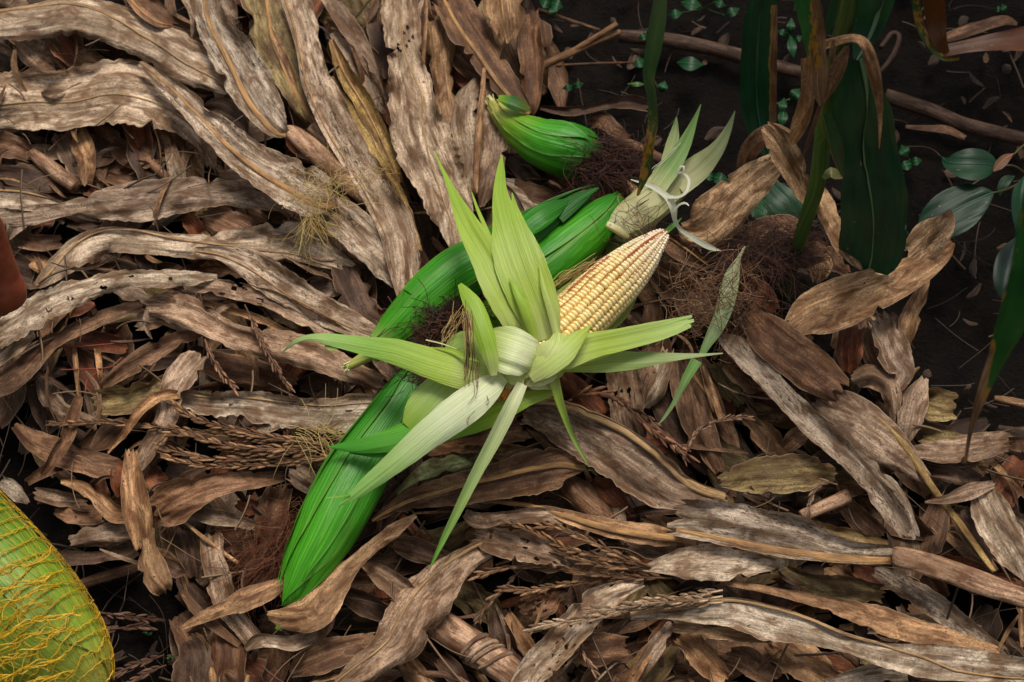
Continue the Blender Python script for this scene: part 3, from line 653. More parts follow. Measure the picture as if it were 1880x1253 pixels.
 ('F', 5, 'brown', 'small brown scroll of leaf beside the long twisted leaf', [(700,1130,25),(750,1090,50),(810,1050,28)], dict(arch=1.2)),
 ('F', 5, 'brown', 'brown leaf with a tan midrib just behind the peeled ear tip', [(80,80,35),(190,165,52),(315,245,22)], dict(rib=-.4, rw=6)),
 ('F', 3, 'tan', 'tan crumpled leaf against the peeled ear flank', [(90,215,55),(150,250,58),(200,300,26)], {}),
 ('F', 5, 'rust', 'reddish brown leaf under the lower part of the silk mat', [(490,330,60),(580,380,68),(655,455,28)], {}),
 # --- lower right
 ('L', 5, 'grey', 'broad leaf with thick tan midrib along its upper edge, below the peeled ear', [(970,395,40),(1080,420,70),(1200,480,90),(1320,550,100),(1450,640,98),(1560,700,68),(1720,725,28)], dict(rib=(-.9,-.85,-.85,-.8,-.7,-.3), rw=12, taper=(.9,1.0), arch=.5)),
 ('L', 4, 'brown', 'rough brown leaf right under the peeled husks', [(740,490,30),(850,480,40),(970,455,48)], dict(crump=.4)),
 ('G', 6, 'mould', 'speckled torn-off leaf over a long orange midrib, joined to a jointed stem', [(170,440,88),(350,460,108),(550,500,108),(750,540,108),(920,590,72),(1100,620,52),(1230,625,42)], dict(rib=(.75,.75,.75,.72,.68,.6), rw=15, taper=(.55,1.25), arch=.3, jag=.08, ragged=.4)),
 ('L', 5, 'tan', 'slender leaf along the first stretch of the long orange midrib', [(820,724,6),(1000,748,12),(1150,790,26),(1300,830,34),(1450,855,40),(1560,870,20)], dict(rib=.1, rw=7, taper=(.8,1.4))),
 ('G', 5, 'pale', 'pale tapering leaf under the long orange midrib', [(0,690,15),(150,670,60),(300,665,93),(450,670,78),(600,670,42),(700,670,12)], dict(arch=.6)),
 ('G', 5, 'tan', 'long tan leaf stem widening to a furled sheath near the bottom', [(380,760,10),(600,795,18),(850,850,30),(1000,890,45),(1180,950,68),(1350,1000,58),(1550,1050,45),(1750,1100,22)], dict(arch=.9, ripple=.3)),
 ('G', 6, 'pale', 'long pale leaf sweeping along the lower edge, twisted at its waist', [(-60,930,15),(150,915,30),(300,910,60),(450,910,75),(620,960,88),(800,1000,68),(1000,1060,45),(1200,1120,60),(1450,1150,88),(1700,1180,78),(1950,1200,58)], dict(rib=(-.8,-.8,-.9,-.9,.4,.7), rw=8, arch=.5)),
 ('G', 5, 'tan', 'thin lip of leaf under the long pale sweeping one', [(150,985,25),(350,1005,34),(550,1030,28),(750,1045,8)], {}),
 ('G', 5, 'mould', 'mouldy leaf twisting into the stem joint', [(1010,140,30),(1110,220,60),(1210,310,60),(1280,420,50),(1330,540,40)], dict(crump=.4)),
 ('G', 5, 'pale', 'bleached leaf with furrows hanging at the lower side edge', [(1660,280,48),(1700,380,88),(1760,500,98),(1840,620,88),(1900,730,38)], dict(arch=.6)),
 ('G', 6, 'grey', 'thin pointed curl crossing the yellow midrib', [(1390,365,5),(1500,350,24),(1620,310,38),(1730,275,18)], {}),
 ('G', 3, 'mould', 'grey mouldy leaf sloping under the jointed stem', [(1150,700,30),(1300,790,55),(1450,880,60),(1580,980,50),(1750,1090,28)], {}),
 ('G', 6, 'olive', 'short olive strip showing beside the torn-off leaf', [(890,500,34),(1050,530,28),(1210,565,12)], {}),
 ('G', 3, 'tan', 'tan leaf running down to the bottom edge under the pale sweep', [(180,1010,48),(280,1110,68),(400,1250,58)], {}),
 ('G', 3, 'tan', 'amber leaf at the bottom edge below the waist of the pale sweep', [(620,1050,40),(740,1120,88),(880,1200,78),(1020,1280,38)], {}),
 ('G', 4, 'grey', 'greyish strip slanting down to the bottom edge', [(140,960,20),(80,1060,40),(10,1160,40),(-30,1240,20)], {}),
 ('G', 4, 'pale', 'pale flat leaf lying along the bottom edge', [(900,1270,30),(1100,1220,48),(1300,1200,50)], {}),
 ('G', 3, 'brown', 'wrinkled brown leaf between tan leaves at the bottom edge', [(420,1120,38),(520,1150,68),(640,1240,48)], dict(crump=.4)),
 ('G', 2, 'olive', 'dull greenish leaf shadowed beneath the jointed stem', [(700,700,30),(850,780,60),(1000,800,68),(1180,820,48)], {}),
 ('G', 6, 'tan', 'thin straw standing along the lower side edge', [(1850,780,18),(1862,920,18),(1872,1080,10)], {}),
 ('G', 3, 'tan', 'narrow orange leaf edge under the knobbly leaf', [(1720,170,14),(1800,240,20),(1890,340,14)], {}),
 ('G', 3, 'dark', 'blackened leaf behind the thin pointed curl', [(1390,190,55),(1520,210,60),(1650,260,38)], {}),
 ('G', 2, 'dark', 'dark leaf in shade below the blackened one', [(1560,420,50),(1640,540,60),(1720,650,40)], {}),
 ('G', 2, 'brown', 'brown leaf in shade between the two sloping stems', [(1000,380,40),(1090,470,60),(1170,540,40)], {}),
 # --- bottom centre
 ('L', 5, 'brown', 'boat-shaped brown leaf with a light midrib below the peeled ear', [(410,800,8),(540,730,34),(700,690,58),(850,660,68),(1000,625,78),(1110,600,68),(1188,605,18)], dict(rib=(.2,0,-.2,-.2,.0), rw=7, taper=(.6,1.2), arch=.5)),
 ('L', 5, 'grey', 'small grey leaf with a curled lip below the boat-shaped leaf', [(755,770,15),(800,800,30),(900,790,25),(1050,780,30),(1200,800,18)], dict(ripple=1.0)),
 ('L', 5, 'grey', 'worm-eaten crumpled leaf bending over the tassel', [(790,860,25),(880,880,55),(990,900,55),(1090,930,40),(1150,960,12)], dict(holes=7, ripple=1.0)),
 ('H', 5, 'grey', 'big grey-brown twisted leaf drooping to the bottom edge', [(790,590,50),(700,640,60),(600,720,88),(500,830,128),(420,930,128),(350,1050,118),(250,1130,80),(150,1210,68),(50,1280,38)], dict(rib=(.6,.5,.4,.3,.6), rw=6, arch=.8, ripple=.8)),
 ('H', 4, 'pink', 'smooth pinkish split sheath pointing up at the lower green ear', [(165,660,10),(260,720,50),(360,790,60),(450,860,68)], dict(arch=1.1, ripple=.1)),
 ('H', 5, 'pale', 'pale leaf peppered with black holes slanting to the bottom edge', [(1560,760,20),(1440,800,50),(1320,870,78),(1220,980,84),(1130,1080,80),(1040,1170,80),(950,1280,58)], dict(holes=9, arch=.5, jag=.06)),
 ('H', 3, 'tan', 'slim tan strip beside the hole-peppered leaf', [(890,920,25),(960,1020,35),(1020,1110,28)], {}),
 ('H', 3, 'brown', 'lacy leaf eaten into windows beside the hole-peppered leaf', [(1130,800,40),(1060,860,78),(960,890,58)], dict(holes=16)),
 ('H', 3, 'brown', 'brown leaf under the arms of the lower tassel', [(1180,1080,68),(1330,1090,88),(1480,1080,48)], {}),
 ('H', 4, 'tan', 'thin leaf blade rising from the bottom edge', [(1470,1270,40),(1560,1130,34),(1660,1010,18)], dict(fold=.5)),
 ('L', 3, 'sage', 'dull grey-green leaf beneath the long white husk blade', [(500,700,8),(570,640,20),(650,600,40),(750,580,34),(790,570,18)], {}),
 ('L', 3, 'tan', 'tan leaf edge showing between two husk blades', [(620,540,20),(760,520,30),(900,535,25),(1040,550,14)], {}),
 ('H', 3, 'grey', 'twisted grey strip under the long orange midrib', [(1400,350,38),(1430,460,48),(1470,570,18)], {}),
 ('H', 3, 'grey', 'flat grey leaf behind the tassel root', [(1480,580,30),(1600,590,58),(1720,590,38)], {}),
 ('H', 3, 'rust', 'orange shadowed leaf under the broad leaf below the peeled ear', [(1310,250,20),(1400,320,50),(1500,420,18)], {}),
 ('H', 3, 'brown', 'brown leaf corner at the bottom beside the ear tip cradle', [(-20,1090,58),(100,1110,80),(220,1090,58)], {}),
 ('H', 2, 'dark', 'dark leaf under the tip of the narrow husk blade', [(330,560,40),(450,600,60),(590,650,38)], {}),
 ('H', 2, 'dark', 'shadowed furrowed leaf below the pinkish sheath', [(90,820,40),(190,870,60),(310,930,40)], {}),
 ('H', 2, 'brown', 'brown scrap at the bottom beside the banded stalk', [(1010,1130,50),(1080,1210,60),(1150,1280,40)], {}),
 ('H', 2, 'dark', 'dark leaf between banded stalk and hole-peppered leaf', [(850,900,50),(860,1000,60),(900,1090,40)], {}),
 ('L', 3, 'grey', 'upright grey leaf with pin holes below the pale husk blade', [(1335,230,55),(1350,330,68),(1362,420,60),(1390,515,45)], dict(holes=4)),
 ('L', 3, 'brown', 'brown leaf beside the upright pin-holed one', [(1485,180,45),(1450,280,60),(1410,370,38)], {}),
 ('L', 3, 'brown', 'brown leaf under the long husk strip', [(1600,260,30),(1650,330,45),(1700,430,30)], dict(rib=0, rw=5)),
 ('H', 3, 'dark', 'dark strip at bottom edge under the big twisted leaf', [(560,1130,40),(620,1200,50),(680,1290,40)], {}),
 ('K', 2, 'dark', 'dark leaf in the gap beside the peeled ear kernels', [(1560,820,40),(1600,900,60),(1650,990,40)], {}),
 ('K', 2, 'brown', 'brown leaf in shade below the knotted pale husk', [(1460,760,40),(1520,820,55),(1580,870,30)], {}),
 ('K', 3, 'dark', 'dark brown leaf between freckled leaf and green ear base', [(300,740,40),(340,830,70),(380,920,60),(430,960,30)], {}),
 ('K', 2, 'grey', 'greyish leaf under the yellow-silk sheath', [(60,600,50),(160,680,70),(280,740,60)], {}),
 ('K', 3, 'brown', 'crumpled brown leaf under the tip of the long green ear', [(930,470,50),(1010,500,60),(1110,510,30)], {}),
]
sid = 11.0
TRACED = []
for (zo, ly, tone, label, pts, op) in LEAVES:
    op = dict(op); sid += 3.37
    a = zpts(zo, pts); s0 = ZONE[zo][2]
    rg = random.Random(int(sid * 100))
    zz = op.pop('z', None)
    if zz is None:
        k = np.linspace(0, 1, len(a))
        zz = lay(ly) + 0.004 * np.sin(k * math.pi) - 0.006 * (2 * k - 1) ** 4 + rg.uniform(-0.002, 0.002)
    rib = op.pop('rib', None); rw = op.pop('rw', 6); taper = op.pop('taper', (1.0, 0.35))
    op['arch'] = op['arch'] * .5 if 'arch' in op else rg.choice([0.25, 0.0, -0.2, -.3]); op.setdefault('roll', rg.uniform(-.22, .22)); op.setdefault('crump', .24); op.setdefault('tears', rg.randint(0, 4)); op.setdefault('pleat', 1.5); op.setdefault('ripple', rg.uniform(0.5, 1.0)); op.setdefault('fold', rg.choice([.12, .25, -.22, -.12, .35])); op.setdefault('curl', rg.choice([0, .35, -.3, .25, .5]))
    op.setdefault('jag', 0.11)
    g = ribbon(a, zz, sid, m=0.0, ribat=rib, **op)
    rgb, mo = STY[tone]
    v = rg.uniform(0.86, 1.12); hue = rg.uniform(-0.05, 0.05)
    rgb = (rgb[0] * v * (1 + hue), rgb[1] * v, rgb[2] * v * (1 - hue))
    o = put('dry_leaf', g['V'], g['F'], DRY, {'lm': g['lm'], 'ts': g['ts'], 'col': colarr(len(g['V']), rgb, mo)})
    tag(o, label, 'leaf', GRP)
    if rib is not None:
        ribstrip(g, rib, rw * 1.35 / s0 / 1950, 0.0009, RIB, (0.44, 0.235, 0.085) if tone not in ('grey', 'pale') else (0.44, 0.27, 0.12), o, sid, taper=taper)
    for i in range(len(a) - 1):
        TRACED.append((*(a[i, :2] + a[i + 1, :2]) / 2, math.atan2(a[i + 1, 1] - a[i, 1], a[i + 1, 0] - a[i, 0])))
TRACED = np.array(TRACED)

# stalks, sheaths and sticks
STALKS = [
 ('A', 4, 'pink', 'dry_sheath', 'smooth bare sheath with a dark joint below the black-speckled leaf', [(1395,645,22),(1450,670,44),(1600,800,60),(1750,930,55),(1880,1040,45),(2000,1150,38)], .6),
 ('A', 3, 'pink', 'dry_sheath', 'shorter bare sheath continuing the olive-brown leaf', [(1540,630,32),(1620,700,45),(1700,790,38)], .6),
 ('A', 1, 'pink', 'dry_stalk', 'short stub of stalk lying in the dark hollow', [(160,760,28),(270,850,40),(380,930,36)], .8),
 ('A', 1, 'brown', 'dry_stalk', 'thin dark stick behind the pale stub in the hollow', [(730,790,24),(790,850,26),(850,900,24)], .8),
 ('C', -1.4, 'brown', 'dry_stalk', 'brown stick half sunk in soil by the netted ear', [(330,800,24),(500,740,28),(680,690,24)], .7),
 ('C', 3, 'tan', 'dry_straw', 'thin straw slanting down beside the rusty silk', [(890,450,8),(1050,580,11),(1175,670,9)], .8),
 ('D', 5, 'tan', 'dry_straw', 'slender straw lying on the largest grey leaf at the top edge', [(492,-30,8),(486,150,10),(474,320,10)], .8),
 ('D', 6, 'tan', 'dry_straw', 'upright tan straw between the two pale wavy leaves', [(776,340,8),(765,480,15),(745,680,18),(730,960,16)], .7),
 ('D', 2, 'rust', 'dry_stalk', 'reddish stick beneath the ear with brown silk', [(1030,770,30),(1120,850,36),(1230,950,36)], .8),
 ('D', -1.2, 'brown', 'dry_straw', 'thin bent stick crossing the bare soil at the top', [(1040,52,12),(1180,100,11),(1345,152,8)], .9),
 ('D', -1.3, 'brown', 'dry_straw', 'straight hair-thin straw on the bare soil below the forked stick', [(1130,325,7),(1320,316,6),(1510,310,6)], .9),
 ('D', -1.3, 'dark', 'dry_stalk', 'thick dim stalk on the bare soil behind the hanging green blade', [(1440,185,34),(1650,205,38),(1880,245,38),(2150,320,36),(2340,370,34)], .8),  # dark tone carries the shade lying over this soil
 ('D', -1.0, 'brown', 'dry_stalk', 'pale stick behind the dark brown silk', [(1380,670,20),(1520,730,28),(1660,800,26)], .7),
 ('E', -1.2, 'dark', 'dry_stalk', 'long brown stalk on the soil beyond the green plant', [(1190,480,38),(1400,550,40),(1600,630,38),(1900,700,36)], .8),  # shade on the stalk is put into its dark tone
 ('E', -0.6, 'dark', 'dry_stalk', 'curved vine-like stem arched on the soil at the top', [(1170,240,12),(1225,170,13),(1262,190,13),(1230,280,13),(1165,360,11)], .9),
 ('F', 0, 'tan', 'dry_stalk', 'short pale stick on the dark soil by the side edge', [(1730,890,14),(1800,905,22),(1890,925,24)], .7),
 ('G', 6, 'pink', 'dry_stalk', 'jointed stem running from the long orange midrib to the side edge', [(1225,635,42),(1250,640,54),(1400,680,58),(1600,750,63),(1830,830,54),(1930,860,50)], .55),
 ('G', 5, 'yellow', 'dry_straw', 'long yellow midrib stripped of its blade, slanting down the lower slope', [(1150,55-100,14),(1200,0,16),(1290,100,20),(1450,330,19),(1600,530,18),(1730,710,14)], .6),
 ('G', 4, 'pink', 'dry_stalk', 'cut stub of pinkish stem with splintered end', [(780,440,30),(880,395,34),(1010,340,38)], .8),
 ('H', 3, 'pink', 'dry_stalk', 'thick ribbed stalk wrapped with a dry band at the bottom edge', [(520,930,58),(560,970,76),(640,1030,84),(760,1110,80),(880,1200,76),(1000,1310,70)], .75),
 ('H', 2, 'tan', 'dry_stalk', 'orange stalk end at the bottom edge under the drooping leaf', [(370,1120,46),(440,1220,58),(510,1310,58)], .8),
 ('H', 2, 'brown', 'dry_stalk', 'rounded amber stalk in shadow under the boat-shaped leaf', [(1170,270,55),(1280,370,74),(1390,490,58)], .8),
 ('L', 2, 'rust', 'dry_stalk', 'dark red-brown stalk just below the husk blade fan', [(1110,275,40),(1180,340,50),(1260,430,45)], .8),
 ('L', 4, 'tan', 'dry_straw', 'tan straw lying below the pale green husk strip', [(1640,230,8),(1670,320,14),(1705,430,12)], .7),
 ('K', 5, 'tan', 'dry_stalk', 'orange-tan stem running into the dark silk under the knotted husk', [(1330,430,25),(1400,500,28),(1480,580,26)], .8),
]
for (zo, ly, tone, nm, label, pts, flat) in STALKS:
    sid += 2.3
    z0 = max(lay(ly), 0.006)
    C, R = pxtube(zo, pts, z0)
    C[:, 2] += R * 0.4
    rgb, mo = STY[tone]
    o = put_tube(nm, C, R, DRY, rgb, mo * 0.6, None, 14, flat, 0.10, sid)
    tag(o, label, 'stalk' if nm == 'dry_stalk' else ('sheath' if nm == 'dry_sheath' else 'straw'), 'dry stalks and straws among the leaves')
    if 'wrapped' in label:
        n = len(C)
        for q in (0.50, 0.54, 0.575, 0.62):
            i = int(q * n); B = []
            for a_ in np.linspace(0, math.pi, 12):
                ax = C[min(i + 1, n - 1)] - C[i - 1]; ax /= np.linalg.norm(ax)
                sd_ = np.cross(ax, [0, 0, 1.0]); up = np.cross(sd_, ax)
                B.append(C[i] + (sd_ * math.cos(a_) + up * math.sin(a_) * flat) * R[i] * 1.04 + ax * 0.012 * math.sin(a_ * .5 + q * 9))
            put_tube('wrapping_strip', cat(np.array(B), 14), 0.0022, DRY, STY['grey'][0], .4, o, 6, .5, .2, q * 50)

# forked stick with two prongs
fk = empty('forked_stick', P(600 + 980 / 2.683, 360 / 2.683, 0.03), 'tan forked stick jutting from the pile over the bare soil', 'stick')
for nm, pts, z in (('main_prong', [(970,362,24),(1080,318,22),(1200,262,21),(1310,212,20),(1445,156,14)], [.05,.058,.062,.064,.066]), ('side_prong', [(1180,268,12),(1300,200,15),(1430,118,14)], [.062,.068,.074])):
    C, R = pxtube('D', pts, z); put_tube(nm, C, R, DRY, (0.25, 0.12, 0.05), .2, fk, 10, .8, .1, 31 + len(nm))

# ------------------------------------------------------------------ the nameless rest of the pile
SOILPOLY = [[(985,-400),(985,0),(1005,170),(1110,250),(1210,360),(1250,420),(1330,470),(1420,560),(1560,520),(1700,560),(1690,690),(1740,790),(1900,770),(2600,760),(2600,-400)],
            [(-400,770),(0,790),(50,880),(110,940),(120,1000),(180,1030),(300,1030),(315,1120),(300,1300),(280,1700),(-400,1700)]]
def inpoly(x, y, poly):
    c = False; j = len(poly) - 1
    for i in range(len(poly)):
        xi, yi = poly[i]; xj, yj = poly[j]
        if (yi > y) != (yj > y) and x < (xj - xi) * (y - yi) / (yj - yi) + xi: c = not c
        j = i
    return c
def insoil(x, y): return any(inpoly(x, y, p) for p in SOILPOLY)
rg = random.Random(99)
bag = Bag(); cnt = 0
while cnt < 1500:
    x, y = rg.uniform(-330, 2200), rg.uniform(-300, 1560)
    if insoil(x, y): continue
    d = (TRACED[:, 0] - x) ** 2 + (TRACED[:, 1] - y) ** 2
    th = TRACED[np.argmin(d), 2] + rg.gauss(0, 0.55)
    L = rg.uniform(50, 210); w = rg.uniform(8, 34); z = 0.004 + 0.030 * rg.random()
    bend = rg.gauss(0, 0.5); P_ = []
    px, py = x - math.cos(th) * L / 2, y - math.sin(th) * L / 2
    if insoil(x + math.cos(th) * L / 2, y + math.sin(th) * L / 2) or insoil(px, py): continue
    for q in range(4):
        P_.append((px, py, w * [0.5, 1.0, 0.9, 0.25][q])); a2 = th + bend * (q / 3 - .5); px += math.cos(a2) * L / 3; py += math.sin(a2) * L / 3
    sid += 1.13
    g = ribbon(np.array(P_), z + np.array([-1, .3, .3, -1]) * rg.uniform(0, .008), sid, arch=rg.choice([.3, .1, -.3]), ripple=rg.uniform(.4, 1.2), curl=rg.choice([0, .4, -.3]), crump=rg.uniform(.1, .5), fold=rg.choice([0, 0, .5]), res=11, nsmax=9, jag=.16, roll=rg.gauss(0, .35), tears=1)
    rgb, mo = STY[rg.choice(['brown', 'brown', 'brown', 'dark', 'dark', 'tan', 'grey', 'olive', 'rust'])]; v = rg.uniform(.55, .95)
    bag.add(g['V'], g['F'], lm=g['lm'], ts=g['ts'], col=colarr(len(g['V']), tuple(c * v for c in rgb), mo)); cnt += 1
o = bag.put('leaf_litter', DRY)
tag(o, 'brown mass of broken dry corn leaves deep in the pile', 'leaf litter', None, 'stuff')

bag = Bag(); cnt = 0
while cnt < 330:
    x, y = rg.uniform(-250, 2120), rg.uniform(-230, 1480)
    if insoil(x, y): continue
    d = (TRACED[:, 0] - x) ** 2 + (TRACED[:, 1] - y) ** 2
    th = TRACED[np.argmin(d), 2] + rg.gauss(0, 0.7); L = rg.uniform(35, 150); w = rg.uniform(1.6, 7)
    if insoil(x + math.cos(th) * L / 2, y + math.sin(th) * L / 2) or insoil(x - math.cos(th) * L / 2, y - math.sin(th) * L / 2): continue
    bend = rg.gauss(0, 1.0); P_ = []; px, py = x - math.cos(th) * L / 2, y - math.sin(th) * L / 2
    for q in range(5):
        P_.append((px, py, w * [0.4, 1.0, 0.9, 0.7, 0.15][q])); a2 = th + bend * (q / 4 - .5); px += math.cos(a2) * L / 4; py += math.sin(a2) * L / 4
    sid += 1.31; z = rg.uniform(.03, .066)
    g = ribbon(np.array(P_), z + np.array([-1, .3, .6, .3, -.6]) * rg.uniform(0, .010), sid, arch=rg.choice([.8, -.6]), ripple=.6, crump=.5, fold=rg.choice([0, .8]), res=8, nsmax=5, jag=.2, roll=rg.gauss(0, .5))
    rgb, mo = STY[rg.choice(['brown', 'dark', 'tan', 'grey', 'brown', 'tan'])]; v = rg.uniform(.6, 1.1)
    bag.add(g['V'], g['F'], lm=g['lm'], ts=g['ts'], col=colarr(len(g['V']), tuple(c * v for c in rgb), mo)); cnt += 1
o = bag.put('leaf_shreds', DRY)
tag(o, 'thin torn shreds of dry leaf caught all over the pile', 'leaf litter', None, 'stuff')

# fine straw, fibres and crumbs on the bare soil and between the leaves
bag = Bag(); cnt = 0
while cnt < 900:
    x, y = rg.uniform(-200, 2050), rg.uniform(-200, 1400)
    ins = insoil(x, y)
    if not ins and rg.random() < 0.62: continue
    if x > 980 and y < 700 and rg.random() < .6: continue
    z = 0.004 if ins else rg.uniform(.03, .075)
    p0 = P(x, y, z); a_ = rg.uniform(0, 6.28)
    C = curly(rg, p0, (math.cos(a_), math.sin(a_), rg.uniform(-.1, .25)), rg.uniform(.015, .075), 8, .28, .004 if ins else .02, .3)
    v = rg.uniform(.15, .8) * (.5 if ins else 1)
    strands(bag, C, rg.choice([.0004, .0005, .0007, .0012]), (.27 * v, .16 * v, .085 * v)); cnt += 1
o = bag.put('straw_crumbs', SILK)
tag(o, 'fine straw and fibres scattered over soil and leaves', 'straw', None, 'stuff')
bag = Bag(); cnt = 0
while cnt < 300:
    x, y = rg.uniform(-250, 2150), rg.uniform(-260, 1500)
    if not insoil(x, y) or (x > 980 and rg.random() < .6): continue
    L = rg.uniform(8, 42); th = rg.uniform(0, 6.28); w = rg.uniform(2, 10)
    P_ = np.array([(x - math.cos(th) * L / 2, y - math.sin(th) * L / 2, w * .4), (x, y, w), (x + math.cos(th + .4) * L / 2, y + math.sin(th + .4) * L / 2, w * .3)])
    sid += 1.7
    g = ribbon(P_, rg.uniform(.002, .010), sid, arch=.8, ripple=.8, crump=.5, res=9, nsmax=5, jag=.2)
    v = rg.uniform(.3, .9); rgb = STY[rg.choice(['brown', 'dark', 'dark', 'dark'])][0]
    bag.add(g['V'], g['F'], lm=g['lm'], ts=g['ts'], col=colarr(len(g['V']), tuple(c * v for c in rgb), .4)); cnt += 1
o = bag.put('leaf_crumbs', DRY)
tag(o, 'small dark leaf crumbs strewn on the bare soil', 'leaf litter', None, 'stuff')
# ------------------------------------------------------------------ fresh husk blades and whole ears
def lerp_cols(t, stops):
    xs = [s[0] for s in stops]
    return np.stack([np.interp(t, xs, [s[1][k] for s in stops]) for k in range(3)], 1)
def husk_blade(parent, zone, pts, z, stops, seed, name='husk_leaf', spots=0.0, label=None, **op):
    a = zpts(zone, pts)
    kw = dict(arch=0.4, ripple=0.15, crump=0.05, pleat=.6, ragged=0.0, jag=0.025, res=5.5)
    kw.update(op)
    g = ribbon(a, np.asarray(z, float) if not np.isscalar(z) else np.full(len(a), float(z)), seed, **kw)
    rgb = lerp_cols(g['ts'][:, 0], stops)
    o = put(name, g['V'], g['F'], HUSK, {'lm': g['lm'], 'ts': g['ts'], 'col': np.c_[rgb, np.full(len(rgb), spots)]}, parent)
    if label: o['label'] = label
    return o, g

def frames(C):
    A = np.gradient(C, axis=0); A /= np.linalg.norm(A, axis=1)[:, None]
    S = np.cross(A, [0, 0, 1.0]); S /= np.linalg.norm(S, axis=1)[:, None]
    return A, S, np.cross(S, A)

def shell(parent, C, R, phi0, half, t0, t1, off, stops, seed, spots=0.0, pinch=0.45, lift=0.0006, name='husk_leaf', twist=0.0, gather=0.0, flat=1.0):
    """one husk leaf wrapped round the ear between two stations"""
    n0 = len(C); tt = np.linspace(0, 1, n0); n, m = 46, 17
    t = np.linspace(t0, t1, n); f = (t - t0) / (t1 - t0)
    Ci = np.stack([np.interp(t, tt, C[:, k]) for k in range(3)], 1); Ri = np.interp(t, tt, R)
    A, S, U = frames(Ci)
    h = half * (1 - np.clip((f - pinch) / (1 - pinch), 0, 1) ** 1.8 * 0.97) * (0.75 + 0.25 * np.clip(f / 0.15, 0, 1))
    s = np.linspace(-1, 1, m)
    ph = phi0 + twist * f[:, None] + h[:, None] * s[None, :]
    u = np.r_[0, np.cumsum(np.linalg.norm(np.diff(Ci, axis=0), axis=1))]
    rad = Ri[:, None] * (1 + 0.035 * vnoise2(f[:, None] * 5, ph * 1.6, seed) + gather * 0.05 * np.sin(ph * 9 + seed)) + off + lift * np.abs(s[None, :]) ** 6 + 0.0006 * vnoise2(f[:, None] * 14, ph * 5, seed + 2)
    V = Ci[:, None] + S[:, None] * (np.cos(ph) * rad)[..., None] + U[:, None] * (np.sin(ph) * rad * flat)[..., None]
    lm = np.stack([np.broadcast_to(u[:, None], ph.shape), (ph - phi0) * 0.022, np.full(ph.shape, seed % 37)], -1)
    rgb = lerp_cols(np.repeat(t, m), stops)
    ed = np.tile(np.abs(s) ** 12, n)[:, None]
    rgb = rgb * (1 - 0.35 * ed) + np.array([0.30, 0.36, 0.10]) * 0.35 * ed
    ts = np.stack([np.repeat(f, m), np.tile(s, n), np.zeros(n * m)], 1)
    return put(name, V.reshape(-1, 3), gridfaces(n, m), HUSK, {'lm': lm.reshape(-1, 3), 'ts': ts, 'col': np.c_[rgb, np.full(n * m, spots)]}, parent)

def ear(label, zone, pts, z, stops, shells, seed, spots=0.4, flat=0.92, group='green corn ears still in the husk'):
    C, R = pxtube(zone, pts, z, 9)
    e = empty('corn_ear', C[0] - np.array([0, 0, R[0]]), label, 'corn ear', group)
    V, Fc, lm = tube(C, R * 0.97, 28, flat, 0.05, seed)
    n = len(C); rgb = lerp_cols(np.r_[np.repeat(np.linspace(0, 1, n), 28), 0, 1], stops)
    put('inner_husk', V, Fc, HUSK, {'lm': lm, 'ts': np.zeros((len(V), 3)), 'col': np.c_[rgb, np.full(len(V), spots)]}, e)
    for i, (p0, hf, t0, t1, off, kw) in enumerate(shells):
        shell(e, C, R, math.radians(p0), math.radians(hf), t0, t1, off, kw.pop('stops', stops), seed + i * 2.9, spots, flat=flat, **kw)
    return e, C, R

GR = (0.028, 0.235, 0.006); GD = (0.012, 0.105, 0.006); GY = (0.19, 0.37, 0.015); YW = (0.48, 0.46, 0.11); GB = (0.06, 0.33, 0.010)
# the long ear behind the peeled one
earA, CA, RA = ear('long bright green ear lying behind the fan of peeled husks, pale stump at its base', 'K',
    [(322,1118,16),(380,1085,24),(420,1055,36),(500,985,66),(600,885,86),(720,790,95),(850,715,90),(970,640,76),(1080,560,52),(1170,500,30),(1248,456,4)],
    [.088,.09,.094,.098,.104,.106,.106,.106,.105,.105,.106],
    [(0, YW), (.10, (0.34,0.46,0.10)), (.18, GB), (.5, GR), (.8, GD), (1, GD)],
    [(90, 70, .10, 1.0, .0010, dict(pinch=.6)), (20, 60, .08, .98, .0022, dict(pinch=.5)), (150, 62, .12, .99, .0018, dict(pinch=.55)), (62, 34, .12, .86, .0034, dict(pinch=.35, twist=.3)), (120, 26, .3, 1.0, .0034, dict(pinch=.4)), (-70, 75, .1, .95, .001, {})], 3.1)
earB, CB, RB = ear('dark-tipped green ear between the long green ear and the exposed kernels', 'K',
    [(1328,478,8),(1318,500,26),(1285,550,58),(1220,615,80),(1120,700,94),(1000,800,94),(900,900,80),(840,955,55),(790,1005,26)],
    [.092,.092,.092,.093,.094,.094,.092,.09,.088],
    [(0, GD), (.12, GR), (.3, GB), (.6, GR), (1, GY)],
    [(95, 72, .02, .9, .001, dict(pinch=.8)), (30, 60, .0, .85, .002, dict(pinch=.7)), (160, 60, .02, .9, .0016, dict(pinch=.7)), (70, 30, .04, .8, .003, dict(pinch=.3)), (-60, 80, .02, .9, .001, {})], 9.7)
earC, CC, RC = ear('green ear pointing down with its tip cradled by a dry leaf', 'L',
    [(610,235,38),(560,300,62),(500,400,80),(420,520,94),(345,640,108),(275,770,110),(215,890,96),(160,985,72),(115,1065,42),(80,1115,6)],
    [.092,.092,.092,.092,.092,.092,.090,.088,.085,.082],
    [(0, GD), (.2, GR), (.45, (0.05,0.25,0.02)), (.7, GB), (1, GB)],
    [(80, 66, .0, 1.0, .001, dict(pinch=.75)), (150, 50, .0, .97, .002, dict(pinch=.6)), (35, 40, .05, .96, .003, dict(pinch=.5)), (5, 36, .08, .93, .0042, dict(pinch=.45)), (100, 22, .1, .9, .003, dict(pinch=.4, twist=.25)), (-70, 70, .0, .95, .001, {})], 15.3)
